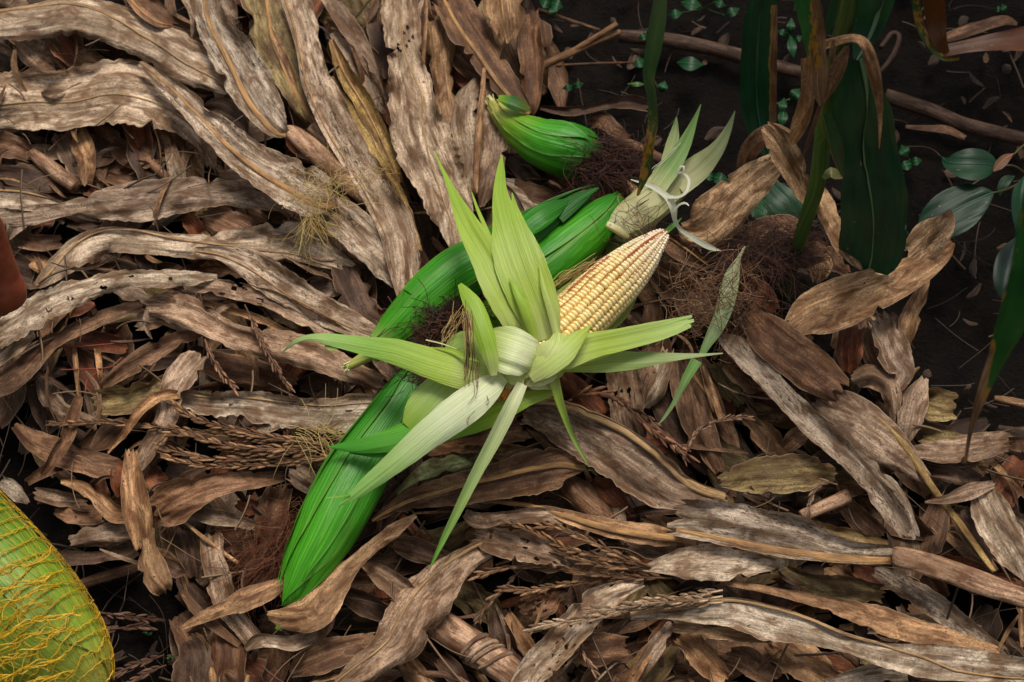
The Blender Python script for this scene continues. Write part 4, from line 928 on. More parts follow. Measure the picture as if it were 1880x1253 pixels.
earD, CD, RD = ear('green ear with a pale cut stump and a brush of dark brown silk', 'K',
    [(846,130,12),(862,150,20),(900,195,36),(960,245,58),(1040,288,82),(1120,312,96),(1190,332,88),(1240,350,60),(1275,362,26)],
    [.074,.074,.076,.078,.080,.080,.080,.078,.076],
    [(0, YW), (.12, YW), (.28, GY), (.5, GB), (.75, GR), (1, GD)],
    [(95, 70, .06, .98, .001, dict(pinch=.8)), (25, 62, .05, .95, .002, dict(pinch=.7)), (150, 55, .05, .97, .0022, dict(pinch=.7)), (115, 28, .1, .85, .0036, dict(pinch=.5, twist=-.3)), (60, 24, .12, .9, .0032, dict(pinch=.5))], 21.9)
# dark loose husk scrap over its stump, torn pale stump fibres
husk_blade(earD, 'K', [(880,120,10),(920,135,24),(960,150,24),(995,165,8)], [.10,.102,.10,.096], [(0, GY), (.4, GD), (1, (0.10,0.13,0.02))], 5.5, arch=.8)
def stump(parent, zone, pts, z, rgb, seed, n=34):
    bag = Bag(); rg = random.Random(seed); C, R = pxtube(zone, pts, z, 4)
    for _ in range(n):
        a_ = rg.uniform(0, 6.28); r = R[0] * rg.uniform(.4, 1.0); A, S, U = frames(C)
        p = C[0] + S[0] * math.cos(a_) * r + U[0] * math.sin(a_) * r
        strands(bag, curly(rg, p + A[0] * .004, -A[0], rg.uniform(.004, .010), 4, .2, .01), rg.uniform(.0006, .0013), tuple(c * rg.uniform(.8, 1.1) for c in rgb), 4)
    return bag.put('torn_stump', SILK, parent)
stump(earD, 'K', [(848,132,15),(870,160,20)], .074, (0.60, 0.55, 0.25), 4)
stump(earA, 'K', [(322,1118,14),(350,1100,18)], .088, (0.62, 0.58, 0.26), 5)
# loose leaves along the ears' own husks
husk_blade(earA, 'K', [(985,600,40),(1040,560,42),(1090,530,30),(1140,500,8)], [.128,.129,.124,.116], [(0, GR), (1, GD)], 41.0, arch=.6)
husk_blade(earA, 'K', [(1100,560,30),(1170,505,24),(1225,470,9),(1252,455,2)], [.118,.115,.112,.11], [(0, GD), (1, GD)], 43.0, arch=.7)
husk_blade(earC, 'L', [(62,1206,12),(70,1190,13),(84,1170,6)], [.05,.052,.056], [(0, GY), (1, GB)], 47.0, arch=.8)

# ------------------------------------------------------------------ the peeled ear
LG = (0.35, 0.47, 0.058); LG2 = (0.27, 0.43, 0.038); PALE = (0.56, 0.62, 0.22); WHT = (0.68, 0.71, 0.43); GRN = (0.09, 0.31, 0.02); DUL = (0.27, 0.37, 0.115)
AXP = zpts('f', [(948,684,46),(1000,640,52),(1058,586,51),(1100,545,49),(1139,508,44),(1172,476,34),(1192,456,24),(1210,438,14),(1223,426,5)])
ZC = [.148,.142,.136,.132,.128,.123,.120,.118,.117]
cc = cat(np.c_[AXP, ZC], 60)
CK = P(cc[:, 0], cc[:, 1], cc[:, 3]); RK = cc[:, 2] / ppm(CK)
peeled = empty('peeled_corn_ear', CK[0] - np.array([0, 0, .03]), 'half-peeled ear with exposed cream kernels and husks fanned open in a star', 'corn ear')
V, Fc, lm = tube(CK, RK * 0.86, 24, 1.0, .02, 2.0)
put('cob', V, Fc, HUSK, {'lm': lm, 'ts': np.zeros((len(V), 3)), 'col': colarr(len(V), (0.55, 0.32, 0.07), 0)}, peeled)
def kernel_mesh(seed, k=8, rings=5):
    rg = random.Random(seed); vs_ = []; tz = []
    for i in range(rings):
        q = i / (rings - 1); el = q * math.pi / 2
        rr = math.cos(el) ** 0.7 if i < rings - 1 else 0.0; zz = math.sin(el) ** 0.9
        kk = k * 2
        if i == rings - 1: vs_.append((0, 0, zz * (1 - .05 * rg.random()))); tz.append(1.0); break
        for j in range(kk):
            a_ = 2 * math.pi * j / kk
            cx, sx = math.cos(a_), math.sin(a_)
            e = 0.72
            vs_.append((math.copysign(abs(cx) ** e, cx) * rr, math.copysign(abs(sx) ** e, sx) * rr, zz)); tz.append(min(1, .05 + q * 1.5))
    kk = k * 2; fs = []
    for i in range(rings - 2):
        for j in range(kk): fs.append([i * kk + j, i * kk + (j + 1) % kk, (i + 1) * kk + (j + 1) % kk, (i + 1) * kk + j])
    top = len(vs_) - 1; i = rings - 2
    for j in range(0, kk, 2): fs.append([i * kk + j, i * kk + j + 1, i * kk + (j + 2) % kk, top])
    ts = np.zeros((len(vs_), 3)); ts[:, 2] = tz
    return newmesh('kernel', np.array(vs_), fs, KERN, {'ts': ts}), np.array(vs_), fs, ts
KM = [kernel_mesh(i) for i in range(3)]
ROWS = 18
A_, S_, U_ = frames(CK)
ul = np.r_[0, np.cumsum(np.linalg.norm(np.diff(CK, axis=0), axis=1))]
cells = []; pos = 0.006; rgk = random.Random(5)
while pos < ul[-1] - 0.004:
    r = np.interp(pos, ul, RK); step = 0.0042 * (0.75 + 0.25 * r / RK.max())
    for j in range(ROWS):
        ph = 2 * math.pi * (j + .5 * 0) / ROWS + 0.10 * pos / ul[-1] + rgk.gauss(0, .012)
        p = pos + rgk.gauss(0, .0003) + (0.0021 if j % 2 else 0)
        cells.append((p, ph, r, step))
    pos += step
def kmat(p, ph, r, step):
    C = np.array([np.interp(p, ul, CK[:, k]) for k in range(3)]); a = np.array([np.interp(p, ul, A_[:, k]) for k in range(3)]); a /= np.linalg.norm(a)
    s = np.cross(a, [0, 0, 1.0]); s /= np.linalg.norm(s); u = np.cross(s, a)
    nrm = s * math.cos(ph) + u * math.sin(ph); side = np.cross(nrm, a)
    slope = np.interp(p + .004, ul, RK) - np.interp(p - .004, ul, RK)
    nrm2 = nrm - a * slope / .008 * .8; nrm2 /= np.linalg.norm(nrm2); a2 = np.cross(side, nrm2); a2 /= np.linalg.norm(a2)
    jit = rgk.uniform(.94, 1.05)
    hw = 2 * math.pi * r / ROWS * .5 * 1.03 * jit; hl = step * .5 * 1.10 * rgk.uniform(.94, 1.04); ht = .0043 * (0.6 + 0.4 * r / RK.max()) * rgk.uniform(.92, 1.06)
    o = C + nrm * (r * .97 - ht * .45)
    return np.array([[*(side * hw)], [*(a2 * hl)], [*(nrm2 * ht)]]).T, o, nrm
view = []
for c in cells:
    M, o, nrm = kmat(*c); d = CAM - o; d /= np.linalg.norm(d); view.append((float(nrm @ d) + (0.25 if c[0] > ul[-1] * .33 else -.6), M, o, c))
view.sort(key=lambda q: -q[0])
pl = wloc(peeled)
for i, (v, M, o, c) in enumerate(view[:300]):
    k = bpy.data.objects.new('kernel', KM[i % 3][0]); COL.objects.link(k); k.parent = peeled
    m4 = Matrix([[*M[0], o[0] - pl[0]], [*M[1], o[1] - pl[1]], [*M[2], o[2] - pl[2]], [0, 0, 0, 1]])
    k.matrix_basis = m4
    f = c[0] / ul[-1]; q = min(1, max(0, (f - .55) / .35)); k.color = (1, 1 + .08 * q, 1 + .75 * q, 1)
bag = Bag()
for i, (v, M, o, c) in enumerate(view[300:]):
    _, kv, kf, kts = KM[i % 3]
    bag.add(kv @ M.T + o, np.array(kf), ts=kts)
ko = bag.put('kernel_mass', KERN, peeled); ko['kind'] = 'stuff'

def hb(zone, pts, z, stops, seed, **op): return husk_blade(peeled, zone, pts, z, stops, seed, **op)
G2 = [(0, PALE), (.25, LG), (1, LG2)]
hb('K', [(990,1020,42),(955,935,68),(893,820,75),(830,700,60),(770,600,44),(722,500,22),(682,410,8),(640,318,1.5)], [.165,.178,.186,.187,.182,.172,.160,.148], G2, 51, fold=.25, arch=.3)
hb('K', [(862,672,9),(830,600,8),(800,530,6),(780,470,1.5)], [.187,.183,.176,.168], G2, 52)
hb('K', [(1060,1015,52),(1025,905,84),(975,780,94),(935,665,84),(905,565,50),(886,470,27),(888,390,15),(892,333,2)], [.168,.180,.188,.190,.188,.180,.170,.16], G2, 53, fold=.15, arch=.25, ripple=.25)
hb('K', [(985,680,26),(960,600,26),(942,535,13),(930,474,2)], [.1885,.189,.184,.178], G2, 54, arch=.2)
hb('K', [(1010,1015,16),(985,930,20),(955,860,16),(920,790,3)], [.176,.188,.194,.194], [(0, LG), (1, LG2)], 55, arch=1.0)
hb('K', [(1095,1000,12),(1070,900,14),(1045,820,9),(1030,740,2)], [.178,.188,.193,.194], [(0, PALE), (1, LG)], 56, arch=1.0)
hb('L', [(1040,212,48),(1130,180,58),(1230,150,48),(1350,125,42),(1480,95,36),(1597,60,22)], [.166,.168,.162,.152,.143,.136], [(0, PALE), (.4, LG), (1, (0.40,0.55,0.16))], 57, fold=.2, arch=.1, ragged=.5)
hb('L', [(1100,232,18),(1200,224,27),(1290,212,39),(1400,205,31),(1550,192,13),(1640,186,6),(1712,180,2)], [.150,.146,.141,.136,.130,.127,.124], [(0, LG), (.5, DUL), (1, (0.42,0.50,0.22))], 58, arch=.4)
hb('L', [(1140,235,6),(1200,210,8),(1280,185,7),(1330,170,2)], [.158,.156,.153,.150], [(0, PALE), (1, PALE)], 59)
hb('L', [(1078,215,17),(1094,310,18),(1120,400,13),(1160,500,8),(1217,602,2)], [.160,.160,.146,.126,.112], [(0, PALE), (.3, LG), (1, (0.22,0.36,0.08))], 60, fold=.7, arch=0)
hb('L', [(968,293,20),(925,380,27),(870,490,27),(800,620,22),(740,740,18),(680,860,12),(628,970,3)], [.172,.170,.160,.146,.132,.118,.108], [(0, WHT), (.3, (0.46,0.55,0.25)), (.7, (0.30,0.44,0.12)), (1, GRN)], 61, fold=.9, arch=0)
hb('L', [(897,265,26),(830,320,55),(740,390,66),(620,480,56),(500,580,42),(400,660,30),(330,715,15),(283,747,2)], [.172,.178,.177,.172,.163,.152,.145,.140], [(0, WHT), (.35, (0.60,0.67,0.40)), (.65, (0.36,0.52,0.17)), (1, (0.16,0.42,0.06))], 62, arch=.7)
hb('L', [(330,705,3),(285,712,2.5),(240,716,1)], [.147,.145,.142], [(0, GRN), (1, LG)], 63)
hb('L', [(1085,325,12),(980,350,30),(880,400,40),(780,440,40),(700,480,22),(600,530,6)], [.150,.150,.147,.143,.139,.134], [(0, LG), (.5, LG2), (1, GRN)], 64, arch=.5)
hb('L', [(860,262,55),(760,250,68),(640,220,58),(500,175,48),(370,150,33),(260,130,23),(180,121,12),(120,140,8),(73,182,2)], [.168,.176,.174,.166,.155,.148,.145,.138,.122], [(0, PALE), (.2, LG), (.6, (0.26,0.46,0.08)), (1, (0.36,0.48,0.20))], 65, arch=.45)
hb('L', [(300,150,8),(260,160,10),(235,152,3)], [.149,.146,.144], [(0, LG2), (1, DUL)], 66)
hb('L', [(740,265,55),(660,335,76),(595,400,70),(545,455,30)], [.158,.158,.152,.146], [(0, PALE), (.5, (0.40,0.55,0.16)), (1, LG2)], 67, arch=.6)
hb('L', [(780,370,60),(650,430,52),(530,488,50),(420,515,35),(330,526,22),(246,528,2)], [.150,.148,.144,.139,.132,.124], [(0, LG2), (.4, GRN), (1, (0.045,0.26,0.02))], 68, arch=.7)
hb('L', [(640,480,30),(530,535,34),(430,550,18),(330,548,5)], [.140,.137,.133,.128], [(0, GRN), (1, (0.03,0.20,0.015))], 69, arch=.5)
hb('M', [(1115,490,50),(1050,445,150),(945,400,188),(830,360,192),(730,330,150),(665,315,95)], [.168,.180,.187,.186,.180,.170], [(0, PALE), (.25, WHT), (.55, (0.58,0.65,0.32)), (1, LG)], 70, arch=.5, pleat=2)
hb('M', [(1000,600,60),(930,590,75),(860,585,50),(810,575,15)], [.168,.170,.170,.168], [(0, PALE), (1, PALE)], 170, arch=.5)
hb('K', [(862,1152,12),(850,1080,30),(822,985,38),(790,900,36),(760,850,24),(735,812,8)], [.186,.196,.202,.203,.201,.197], [(0, PALE), (.3, LG2), (1, LG2)], 71, arch=.6)
hb('K', [(865,1110,40),(800,1065,72),(740,1050,60),(695,1085,28)], [.165,.168,.165,.158], [(0, LG), (1, (0.38,0.54,0.14))], 72, arch=.7)
hb('M', [(1010,590,60),(1110,520,115),(1200,430,135),(1265,340,100),(1285,265,60),(1290,235,25)], [.168,.176,.182,.184,.182,.178], [(0, PALE), (.5, PALE), (1, (0.48,0.58,0.17))], 73, arch=.4, ragged=.5)
hb('M', [(1040,590,60),(1170,500,100),(1310,390,105),(1430,275,62),(1500,210,25),(1540,172,4)], [.172,.181,.184,.182,.178,.174], [(0, PALE), (.4, (0.46,0.57,0.15)), (1, LG)], 74, arch=.35)
hb('M', [(1010,640,30),(1120,610,60),(1220,570,55),(1290,540,12)], [.164,.170,.168,.160], [(0, (0.64,0.64,0.30)), (1, PALE)], 174, arch=.5)
hb('M', [(1000,640,20),(1080,650,46),(1160,662,36),(1222,695,6)], [.160,.164,.162,.156], [(0, WHT), (1, PALE)], 75, arch=.8)
hb('M', [(1100,560,60),(1200,560,80),(1290,540,50),(1330,530,10)], [.155,.16,.158,.154], [(0, PALE), (1, LG)], 76, arch=.6)
hb('M', [(186,288,5),(310,318,5),(442,362,3)], [.168,.171,.173], [(0, WHT), (1, PALE)], 77)
hb('M', [(228,352,6),(400,372,14),(520,425,16),(640,470,8)], [.170,.178,.184,.184], [(0, LG), (1, LG2)], 78, fold=.7)
hb('N', [(520,1075,50),(690,965,72),(810,860,62),(905,760,26),(950,690,6)], [.108,.106,.104,.102,.10], [(0, LG), (1, (0.38,0.50,0.17))], 79, arch=-.4)
hb('N', [(240,790,20),(330,700,36),(430,640,30),(520,585,8)], [.130,.126,.122,.118], [(0, LG), (1, PALE)], 80, arch=.3)
hb('N', [(1172,208,18),(1228,158,22),(1268,127,12),(1304,91,1.5)], [.119,.121,.122,.124], [(0, (0.35,0.42,0.12)), (.3, (0.10,0.30,0.05)), (1, (0.09,0.25,0.05))], 81, fold=.6)
C, R = pxtube('M', [(985,600,75),(930,630,48),(880,660,32),(840,735,18)], [.158,.158,.156,.152])
put_tube('broken_shank', C, R, HUSK, (0.68, 0.55, 0.22), .4, peeled, 14, .9, .25, 3)
stump(peeled, 'M', [(838,738,24),(880,670,30)], .156, (0.62, 0.26, 0.05), 8, 26)

# silk threads lying on the kernels and over the husks
rgs = random.Random(31)
bag = Bag()
def on_cob(p, ph, lift=.0009):
    r = np.interp(p, ul, RK); C = np.array([np.interp(p, ul, CK[:, k]) for k in range(3)])
    s = np.array([np.interp(p, ul, S_[:, k]) for k in range(3)]); u = np.array([np.interp(p, ul, U_[:, k]) for k in range(3)])
    return C + (s * math.cos(ph) + u * math.sin(ph)) * (r + lift)
for i in range(20):
    j = rgs.randint(2, 9); ph0 = 2 * math.pi * (j + .5) / ROWS + .05 + rgs.gauss(0, .03) + (.7 if False else 0)
    p0 = ul[-1] * (1.0 - rgs.random() ** 2 * .55); p1 = max(ul[-1] * .30, p0 - rgs.uniform(.012, .09))
    pts = [on_cob(p0 + (p1 - p0) * q, ph0 + .05 * math.sin(q * 5 + i) * rgs.random()) for q in np.linspace(0, 1, 14)]
    strands(bag, pts, .00035, (0.42, 0.12, 0.03) if rgs.random() < .6 else (0.48, 0.26, 0.08))
for j, a0, a1 in ((6, .40, .66), (4, .70, .97)):
    for q in range(5):
        ph0 = 2 * math.pi * (j + .5) / ROWS + rgs.gauss(0, .05) + .06
        pts = [on_cob(ul[-1] * (a0 + (a1 - a0) * x), ph0 + .03 * math.sin(x * 6 + q), .0013) for x in np.linspace(0, 1, 12)]
        strands(bag, pts, .00032, (0.44, 0.10, 0.025))
so_ = bag.put('silk', SILK, peeled)
def hairs(bag, zone, path, z, n, rgbs, spread=.006, r=.00028, seed=1, wig=.25, cut=(.4, 1.0)):
    rg = random.Random(seed); a = zpts(zone, [(x, y, 1) for x, y in path]); zz = np.broadcast_to(np.asarray(z, float), (len(a),))
    c = cat(np.c_[a, zz], 18); base = P(c[:, 0], c[:, 1], c[:, 3])
    for i in range(n):
        off = np.array([rg.gauss(0, spread), rg.gauss(0, spread), abs(rg.gauss(0, spread * .5))])
        k = np.array([[vnoise(q * 3 + i, i * 7.1 + d) for d in range(3)] for q in np.linspace(0, 1, 18)]) * spread * wig * 4
        e = max(5, int(18 * rg.uniform(*cut))); s0 = rg.randint(0, 18 - e)
        pts = (base + off + k)[s0:s0 + e]; pts[:, 2] = np.maximum(pts[:, 2], .02)
        strands(bag, pts, r, rg.choice(rgbs))
BR = [(0.13, 0.055, 0.024), (0.075, 0.030, 0.016), (0.20, 0.095, 0.04)]; BL = [(0.42, 0.30, 0.10), (0.50, 0.38, 0.14), (0.36, 0.22, 0.07)]; DK = [(0.022, 0.010, 0.007), (0.04, 0.014, 0.008), (0.075, 0.022, 0.010)]
bag = Bag()
hairs(bag, 'M', [(520,0),(540,160),(545,300),(540,450),(525,640)], [.206,.207,.207,.192,.18], 22, BL + BR, .0016, seed=2)
hairs(bag, 'M', [(600,430),(610,560),(600,700),(540,830)], .183, 5, BR, .002, seed=3)
hairs(bag, 'M', [(480,0),(450,120),(380,200),(330,330)], .165, 16, BL, .004, seed=6)
hairs(bag, 'M', [(590,880),(530,960),(530,1030)], .182, 2, DK, .001, seed=4)
hairs(bag, 'M', [(710,740),(720,790),(680,840)], .184, 2, DK, .001, seed=5)
hairs(bag, 'N', [(230,700),(380,600),(540,500),(640,440)], .135, 26, BL, .004, seed=7)
bag.put('stray_silk', SILK, peeled)['kind'] = 'stuff'

# dark silk brushes
def tuft(name, parent, zone, path, z, n, rgbs, spread, length, seed, r=.0003, wig=.6, label=None, cat_=None, droop=.6, group=None, seg=12):
    rg = random.Random(seed); bag = Bag(); a = zpts(zone, [(x, y, 1) for x, y in path]); c = cat(np.c_[a, np.broadcast_to(np.asarray(z, float), (len(a),))], 20)
    B = P(c[:, 0], c[:, 1], c[:, 3])
    for _ in range(n):
        i = rg.randint(0, 18); d = B[i + 1] - B[i]; d /= np.linalg.norm(d)
        p = B[i] + np.array([rg.gauss(0, spread), rg.gauss(0, spread), rg.gauss(0, spread * .45)])
        C = curly(rg, p, d + np.array([rg.gauss(0, .7), rg.gauss(0, .7), rg.gauss(0, .35)]), rg.uniform(.4, 1.0) * length, seg, wig, .012, droop)
        strands(bag, C, r, rg.choice(rgbs))
    o = bag.put(name, SILK, parent)
    if label: tag(o, label, cat_, group, None)
    return o
tuft('silk', earD, 'K', [(1215,345),(1260,362),(1300,375),(1350,385)], [.098,.094,.088,.08], 1300, DK, .013, .042, 11, .0003)
tuft('silk', earC, 'L', [(600,215),(620,240),(590,290)], .105, 420, DK, .010, .03, 12)
tuft('silk', earB, 'K', [(600,975),(660,965),(730,930)], .118, 700, DK + DK + BR[:1], .012, .04, 13, label=None)
SG = 'loose corn silk on the leaves'
tuft('corn_silk', None, 'F', [(400,190),(500,170),(600,170),(700,150),(790,90)], [.088,.092,.094,.092,.09], 650, DK + DK + [BR[1]], .011, .065, 14, .00024, .5, label='dark brown silk mat spread over the leaf by the green stalk', cat_='silk', group=SG)
tuft('corn_silk', None, 'F', [(520,330),(560,440),(520,560),(600,640)], .082, 200, BR[1:2] + DK + DK, .011, .06, 15, .00024, .5, label='reddish silk trailing down beside the pale green husk strip', cat_='silk', group=SG)
tuft('corn_silk', None, 'F', [(90,340),(200,380),(300,420),(400,380)], .092, 150, BR + [(0.34, 0.21, 0.12), (0.45, 0.31, 0.19)], .016, .075, 16, .00022, wig=.75, droop=.1, seg=24, label='curly light-brown silk hairs between kernels and pale green strip', cat_='silk', group=SG)
tuft('corn_silk', None, 'A', [(1480,960),(1560,960),(1640,900),(1690,880)], .10, 110, BL, .010, .06, 17, .00024, seg=20, wig=.8, droop=.2, label='tuft of yellow silk on the mould-streaked leaf', cat_='silk', group=SG)
tuft('corn_silk', None, 'A', [(1540,1030),(1530,1080),(1525,1140)], .09, 60, BL, .004, .05, 22, label='thin yellow silk hanging below the yellow tuft', cat_='silk', group=SG)
tuft('corn_silk', None, 'C', [(1480,420),(1400,520),(1330,620),(1250,700)], .060, 330, [(0.12, 0.034, 0.014), (0.08, 0.024, 0.012), (0.18, 0.06, 0.024)], .011, .075, 18, .0002, .3, label='rusty silk beside the downward-pointing ear', cat_='silk', group=SG)
tuft('corn_silk', None, 'B', [(1480,1040),(1560,1060),(1640,1080)], .088, 60, BL, .008, .06, 19, wig=.4, label='fine straw-coloured silk hairs at the tassel root', cat_='silk', group=SG)

# ------------------------------------------------------------------ the knotted pale husk and the loose strip
CR = (0.52, 0.50, 0.24); CR2 = (0.44, 0.46, 0.19); OLV = (0.25, 0.28, 0.10)
C, R = pxtube('K', [(1308,620,46),(1330,604,56),(1400,550,68),(1480,482,68),(1545,425,52),(1590,385,30)], [.10,.10,.10,.10,.10,.10])
kh = empty('knotted_husk', C[0] - np.array([0, 0, R[0]]), 'empty pale husk tied with a white strip, open end towards the kernels', 'husk')
n = len(C)
for i, (p0, hf, off, tw) in enumerate(((95, 80, .0, .1), (25, 60, .0015, -.1), (150, 60, .002, .15), (70, 34, .0032, -.2), (-80, 95, .0, 0))):
    shell(kh, C, R, math.radians(p0), math.radians(hf), 0.0, 1.0, off, [(0, (0.60, 0.58, 0.33)), (.3, CR), (1, CR2)], 90 + i * 3, .5, pinch=.75, twist=tw, flat=.7)
husk_blade(kh, 'K', [(1465,448,40),(1520,372,38),(1570,290,25),(1605,210,11),(1630,145,1.5)], [.118,.122,.128,.136,.145], [(0, CR2), (.25, (0.22,0.36,0.10)), (1, (0.16,0.28,0.08))], 101, fold=.5)
husk_blade(kh, 'K', [(1540,440,52),(1620,380,48),(1690,310,28),(1730,240,14),(1757,170,1.5)], [.108,.112,.118,.124,.132], [(0, CR), (.4, OLV), (1, (0.22,0.27,0.12))], 102, fold=.3)
husk_blade(kh, 'K', [(1495,355,13),(1524,290,22),(1535,235,13),(1540,192,1.5)], [.112,.116,.12,.126], [(0, CR2), (1, (0.20,0.30,0.11))], 103, fold=.5)
husk_blade(kh, 'K', [(1395,630,58),(1335,680,52),(1285,728,22)], [.082,.08,.078], [(0, CR2), (1, OLV)], 104, arch=.5)
husk_blade(kh, 'K', [(1280,590,12),(1310,605,15),(1340,625,13),(1362,640,8)], [.128,.128,.122,.115], [(0, (0.66,0.60,0.30)), (1, (0.66,0.60,0.30))], 105, arch=1.2, ripple=1.0, crump=.5, name='torn_rim')
WS = [(0, (0.66, 0.66, 0.52)), (1, (0.60, 0.62, 0.46))]
husk_blade(kh, 'K', [(1370,424,2),(1415,438,5),(1460,456,10),(1505,488,12),(1528,530,14),(1534,575,8),(1558,612,7),(1620,652,11),(1665,676,10),(1704,688,2)], [.128,.134,.140,.144,.140,.13,.118,.108,.10,.095], WS, 106, name='tie_strip', arch=.2, fold=.7, label='twisted white strip tied round the husk')
husk_blade(kh, 'K', [(1508,488,7),(1550,488,5),(1578,466,5),(1586,425,5),(1568,402,4),(1548,398,3)], [.146,.150,.152,.150,.146,.140], WS, 107, name='tie_loop', fold=.5)
husk_blade(kh, 'K', [(1530,545,5),(1548,520,4),(1572,511,4),(1586,522,2)], [.140,.146,.15,.15], WS, 108, name='tie_curl')
husk_blade(kh, 'K', [(1540,410,3),(1552,380,4),(1566,374,4),(1566,395,3),(1550,404,2)], [.144,.150,.152,.150,.146], WS, 109, name='tie_curl')
bag = Bag()
hairs(bag, 'K', [(1395,490),(1380,560),(1400,620),(1380,660)], .126, 12, BR + BL, .006, seed=41, wig=.8)
hairs(bag, 'K', [(1460,400),(1475,370),(1520,330),(1570,270)], .13, 3, [(0.6,0.6,0.45)], .002, seed=42)
hairs(bag, 'K', [(1340,560),(1420,560),(1480,600)], .126, 9, BR, .006, seed=43, wig=.9)
bag.put('silk', SILK, kh)
sf, g = husk_blade(None, 'N', [(1825,325,8),(1770,430,20),(1722,560,60),(1684,720,75),(1640,880,66),(1580,1010,58),(1512,1130,38),(1470,1215,26)], [.108,.108,.108,.108,.106,.104,.102,.10], [(0, (0.36,0.33,0.18)), (.3, (0.36,0.40,0.20)), (.8, (0.27,0.36,0.15)), (1, (0.15,0.30,0.07))], 120, name='husk_strip', arch=.6)
tag(sf, 'pale green husk strip hung with silk, narrowing to a long green tip', 'husk')
husk_blade(sf, 'L', [(1615,205,22),(1575,275,16),(1535,355,9),(1500,410,6),(1472,445,1.5)], [.10,.097,.094,.09,.088], [(0, (0.15,0.32,0.06)), (1, (0.22,0.30,0.12))], 121, name='tip', fold=.6)
bag = Bag()
hairs(bag, 'N', [(1740,470),(1700,600),(1660,760),(1600,900)], .113, 40, BR, .008, seed=51, wig=1.0)
hairs(bag, 'N', [(1500,680),(1600,700),(1720,690)], .113, 16, BR, .008, seed=52, wig=1.0)
bag.put('silk', SILK, sf)
# ------------------------------------------------------------------ dry tassels
def spikelet():
    k, r = 5, [(0, .15), (.25, .85), (.6, 1.0), (.85, .6), (1, .08)]
    V = [(math.cos(2 * math.pi * j / k) * q[1], math.sin(2 * math.pi * j / k) * q[1] * .6, q[0]) for q in r for j in range(k)]
    return np.array(V), gridfaces(len(r), k, wrap=True)
SPV, SPF = spikelet()
def tassel(label, branches, seed, rgb=(0.185, 0.095, 0.042), size=1.0):
    rg = random.Random(seed); root = None
    for zo, path, z in branches:
        a = zpts(zo, [(x, y, 1) for x, y in path]); L = np.sum(np.linalg.norm(np.diff(a[:, :2], axis=0), axis=1))
        c = cat(np.c_[a, np.broadcast_to(np.asarray(z, float), (len(a),))], max(10, int(L / 5)))
        C = P(c[:, 0], c[:, 1], c[:, 3])
        if root is None: root = empty('dry_tassel', C[0], label, 'tassel', 'dry corn tassels among the leaves')
        bag = Bag(); A, S, U = frames(C)
        V, Fc, lm = tube(C, .0011 * size, 5, 1, .1, seed, cap=False)
        bag.add(V, Fc, lm=lm, ts=np.zeros((len(V), 3)), col=colarr(len(V), rgb, .1))
        n = len(C); i = 2.0 + rg.random() * 3; sgn = 1
        while i < n - 1:
            q = int(i); ang = (0.35 if sgn > 0 else math.pi - .35) + rg.gauss(0, .5)
            out = S[q] * math.cos(ang) + U[q] * abs(math.sin(ang)) * .8
            ax = A[q] * 1.0 + out * rg.uniform(.08, .34); ax /= np.linalg.norm(ax); s1 = np.cross(ax, U[q]); s1 /= np.linalg.norm(s1); u1 = np.cross(s1, ax)
            ln = .0105 * size * rg.uniform(.65, 1.2); wd = .00135 * size * rg.uniform(.8, 1.25)
            v = rg.uniform(.5, 1.6)
            VV = C[q] + out * .0012 * size + (SPV[:, :1] * s1 + SPV[:, 1:2] * u1) * wd + SPV[:, 2:] * ax * ln
            lmv = np.c_[SPV[:, 2] * ln, SPV[:, 0] * wd, np.full(len(SPV), rg.uniform(0, 30))]
            bag.add(VV, SPF, lm=lmv, ts=np.zeros((len(VV), 3)), col=colarr(len(VV), tuple(x * v for x in rgb), .15))
            sgn = -sgn; i += .0036 * size / max(np.linalg.norm(C[min(q + 1, n - 1)] - C[q]), 1e-4) * rg.uniform(.8, 1.25)
        bag.put('branch', DRY, root)
    return root
t5 = lay(5) + .006
tassel('long many-branched tassel with its root at the tip of a green husk blade', [
 ('B', [(1620,1125),(1400,1110),(1200,1085),(1000,1060),(800,1035),(500,1010),(240,1015)], [t5,t5,t5,t5-.004,t5-.006,t5-.008,t5-.01]),
 ('B', [(1600,1122),(1300,1075),(1100,1030),(950,985),(830,900)], t5 + .004),
 ('B', [(1600,1128),(1400,1140),(1150,1130),(950,1080),(840,1065),(800,1110)], t5 + .002),
 ('B', [(1690,1175),(1450,1195),(1200,1190),(1000,1185),(780,1130)], t5 - .004),
 ('B', [(1650,1190),(1400,1215),(1150,1225),(950,1215),(790,1170)], t5 - .006),
 ('B', [(1590,1110),(1400,1095),(1250,1080),(1120,1045)], t5 + .003),
 ('B', [(1560,1150),(1350,1165),(1180,1150),(1050,1120)], t5)], 1)
t6 = lay(5) + .004
tassel('dry tassel fanning out from under the pale tapering leaf', [
 ('H', [(1600,685),(1450,630),(1300,560),(1150,500),(1050,485)], t6 + .004),
 ('H', [(1600,690),(1400,650),(1200,600),(1050,530),(900,470)], t6 + .002),
 ('H', [(1590,695),(1400,680),(1250,655),(1120,610)], t6),
 ('H', [(1700,740),(1500,735),(1300,720),(1100,690),(950,680),(740,725)], t6 - .006),
 ('H', [(1560,740),(1350,745),(1150,775),(1000,800),(880,800),(800,850)], t6 - .012)], 2)
tassel('pale-grained tassel sprays below the hole-peppered leaf', [
 ('H', [(1950,800),(1780,830),(1600,850),(1450,890),(1300,900)], lay(6) + .004),
 ('H', [(1950,860),(1750,870),(1550,880),(1350,930),(1150,960),(1050,980),(980,1005)], lay(6) + .004),
 ('H', [(1950,830),(1800,850),(1650,860),(1500,870)], lay(6) + .007)], 3, (0.27, 0.175, 0.10))
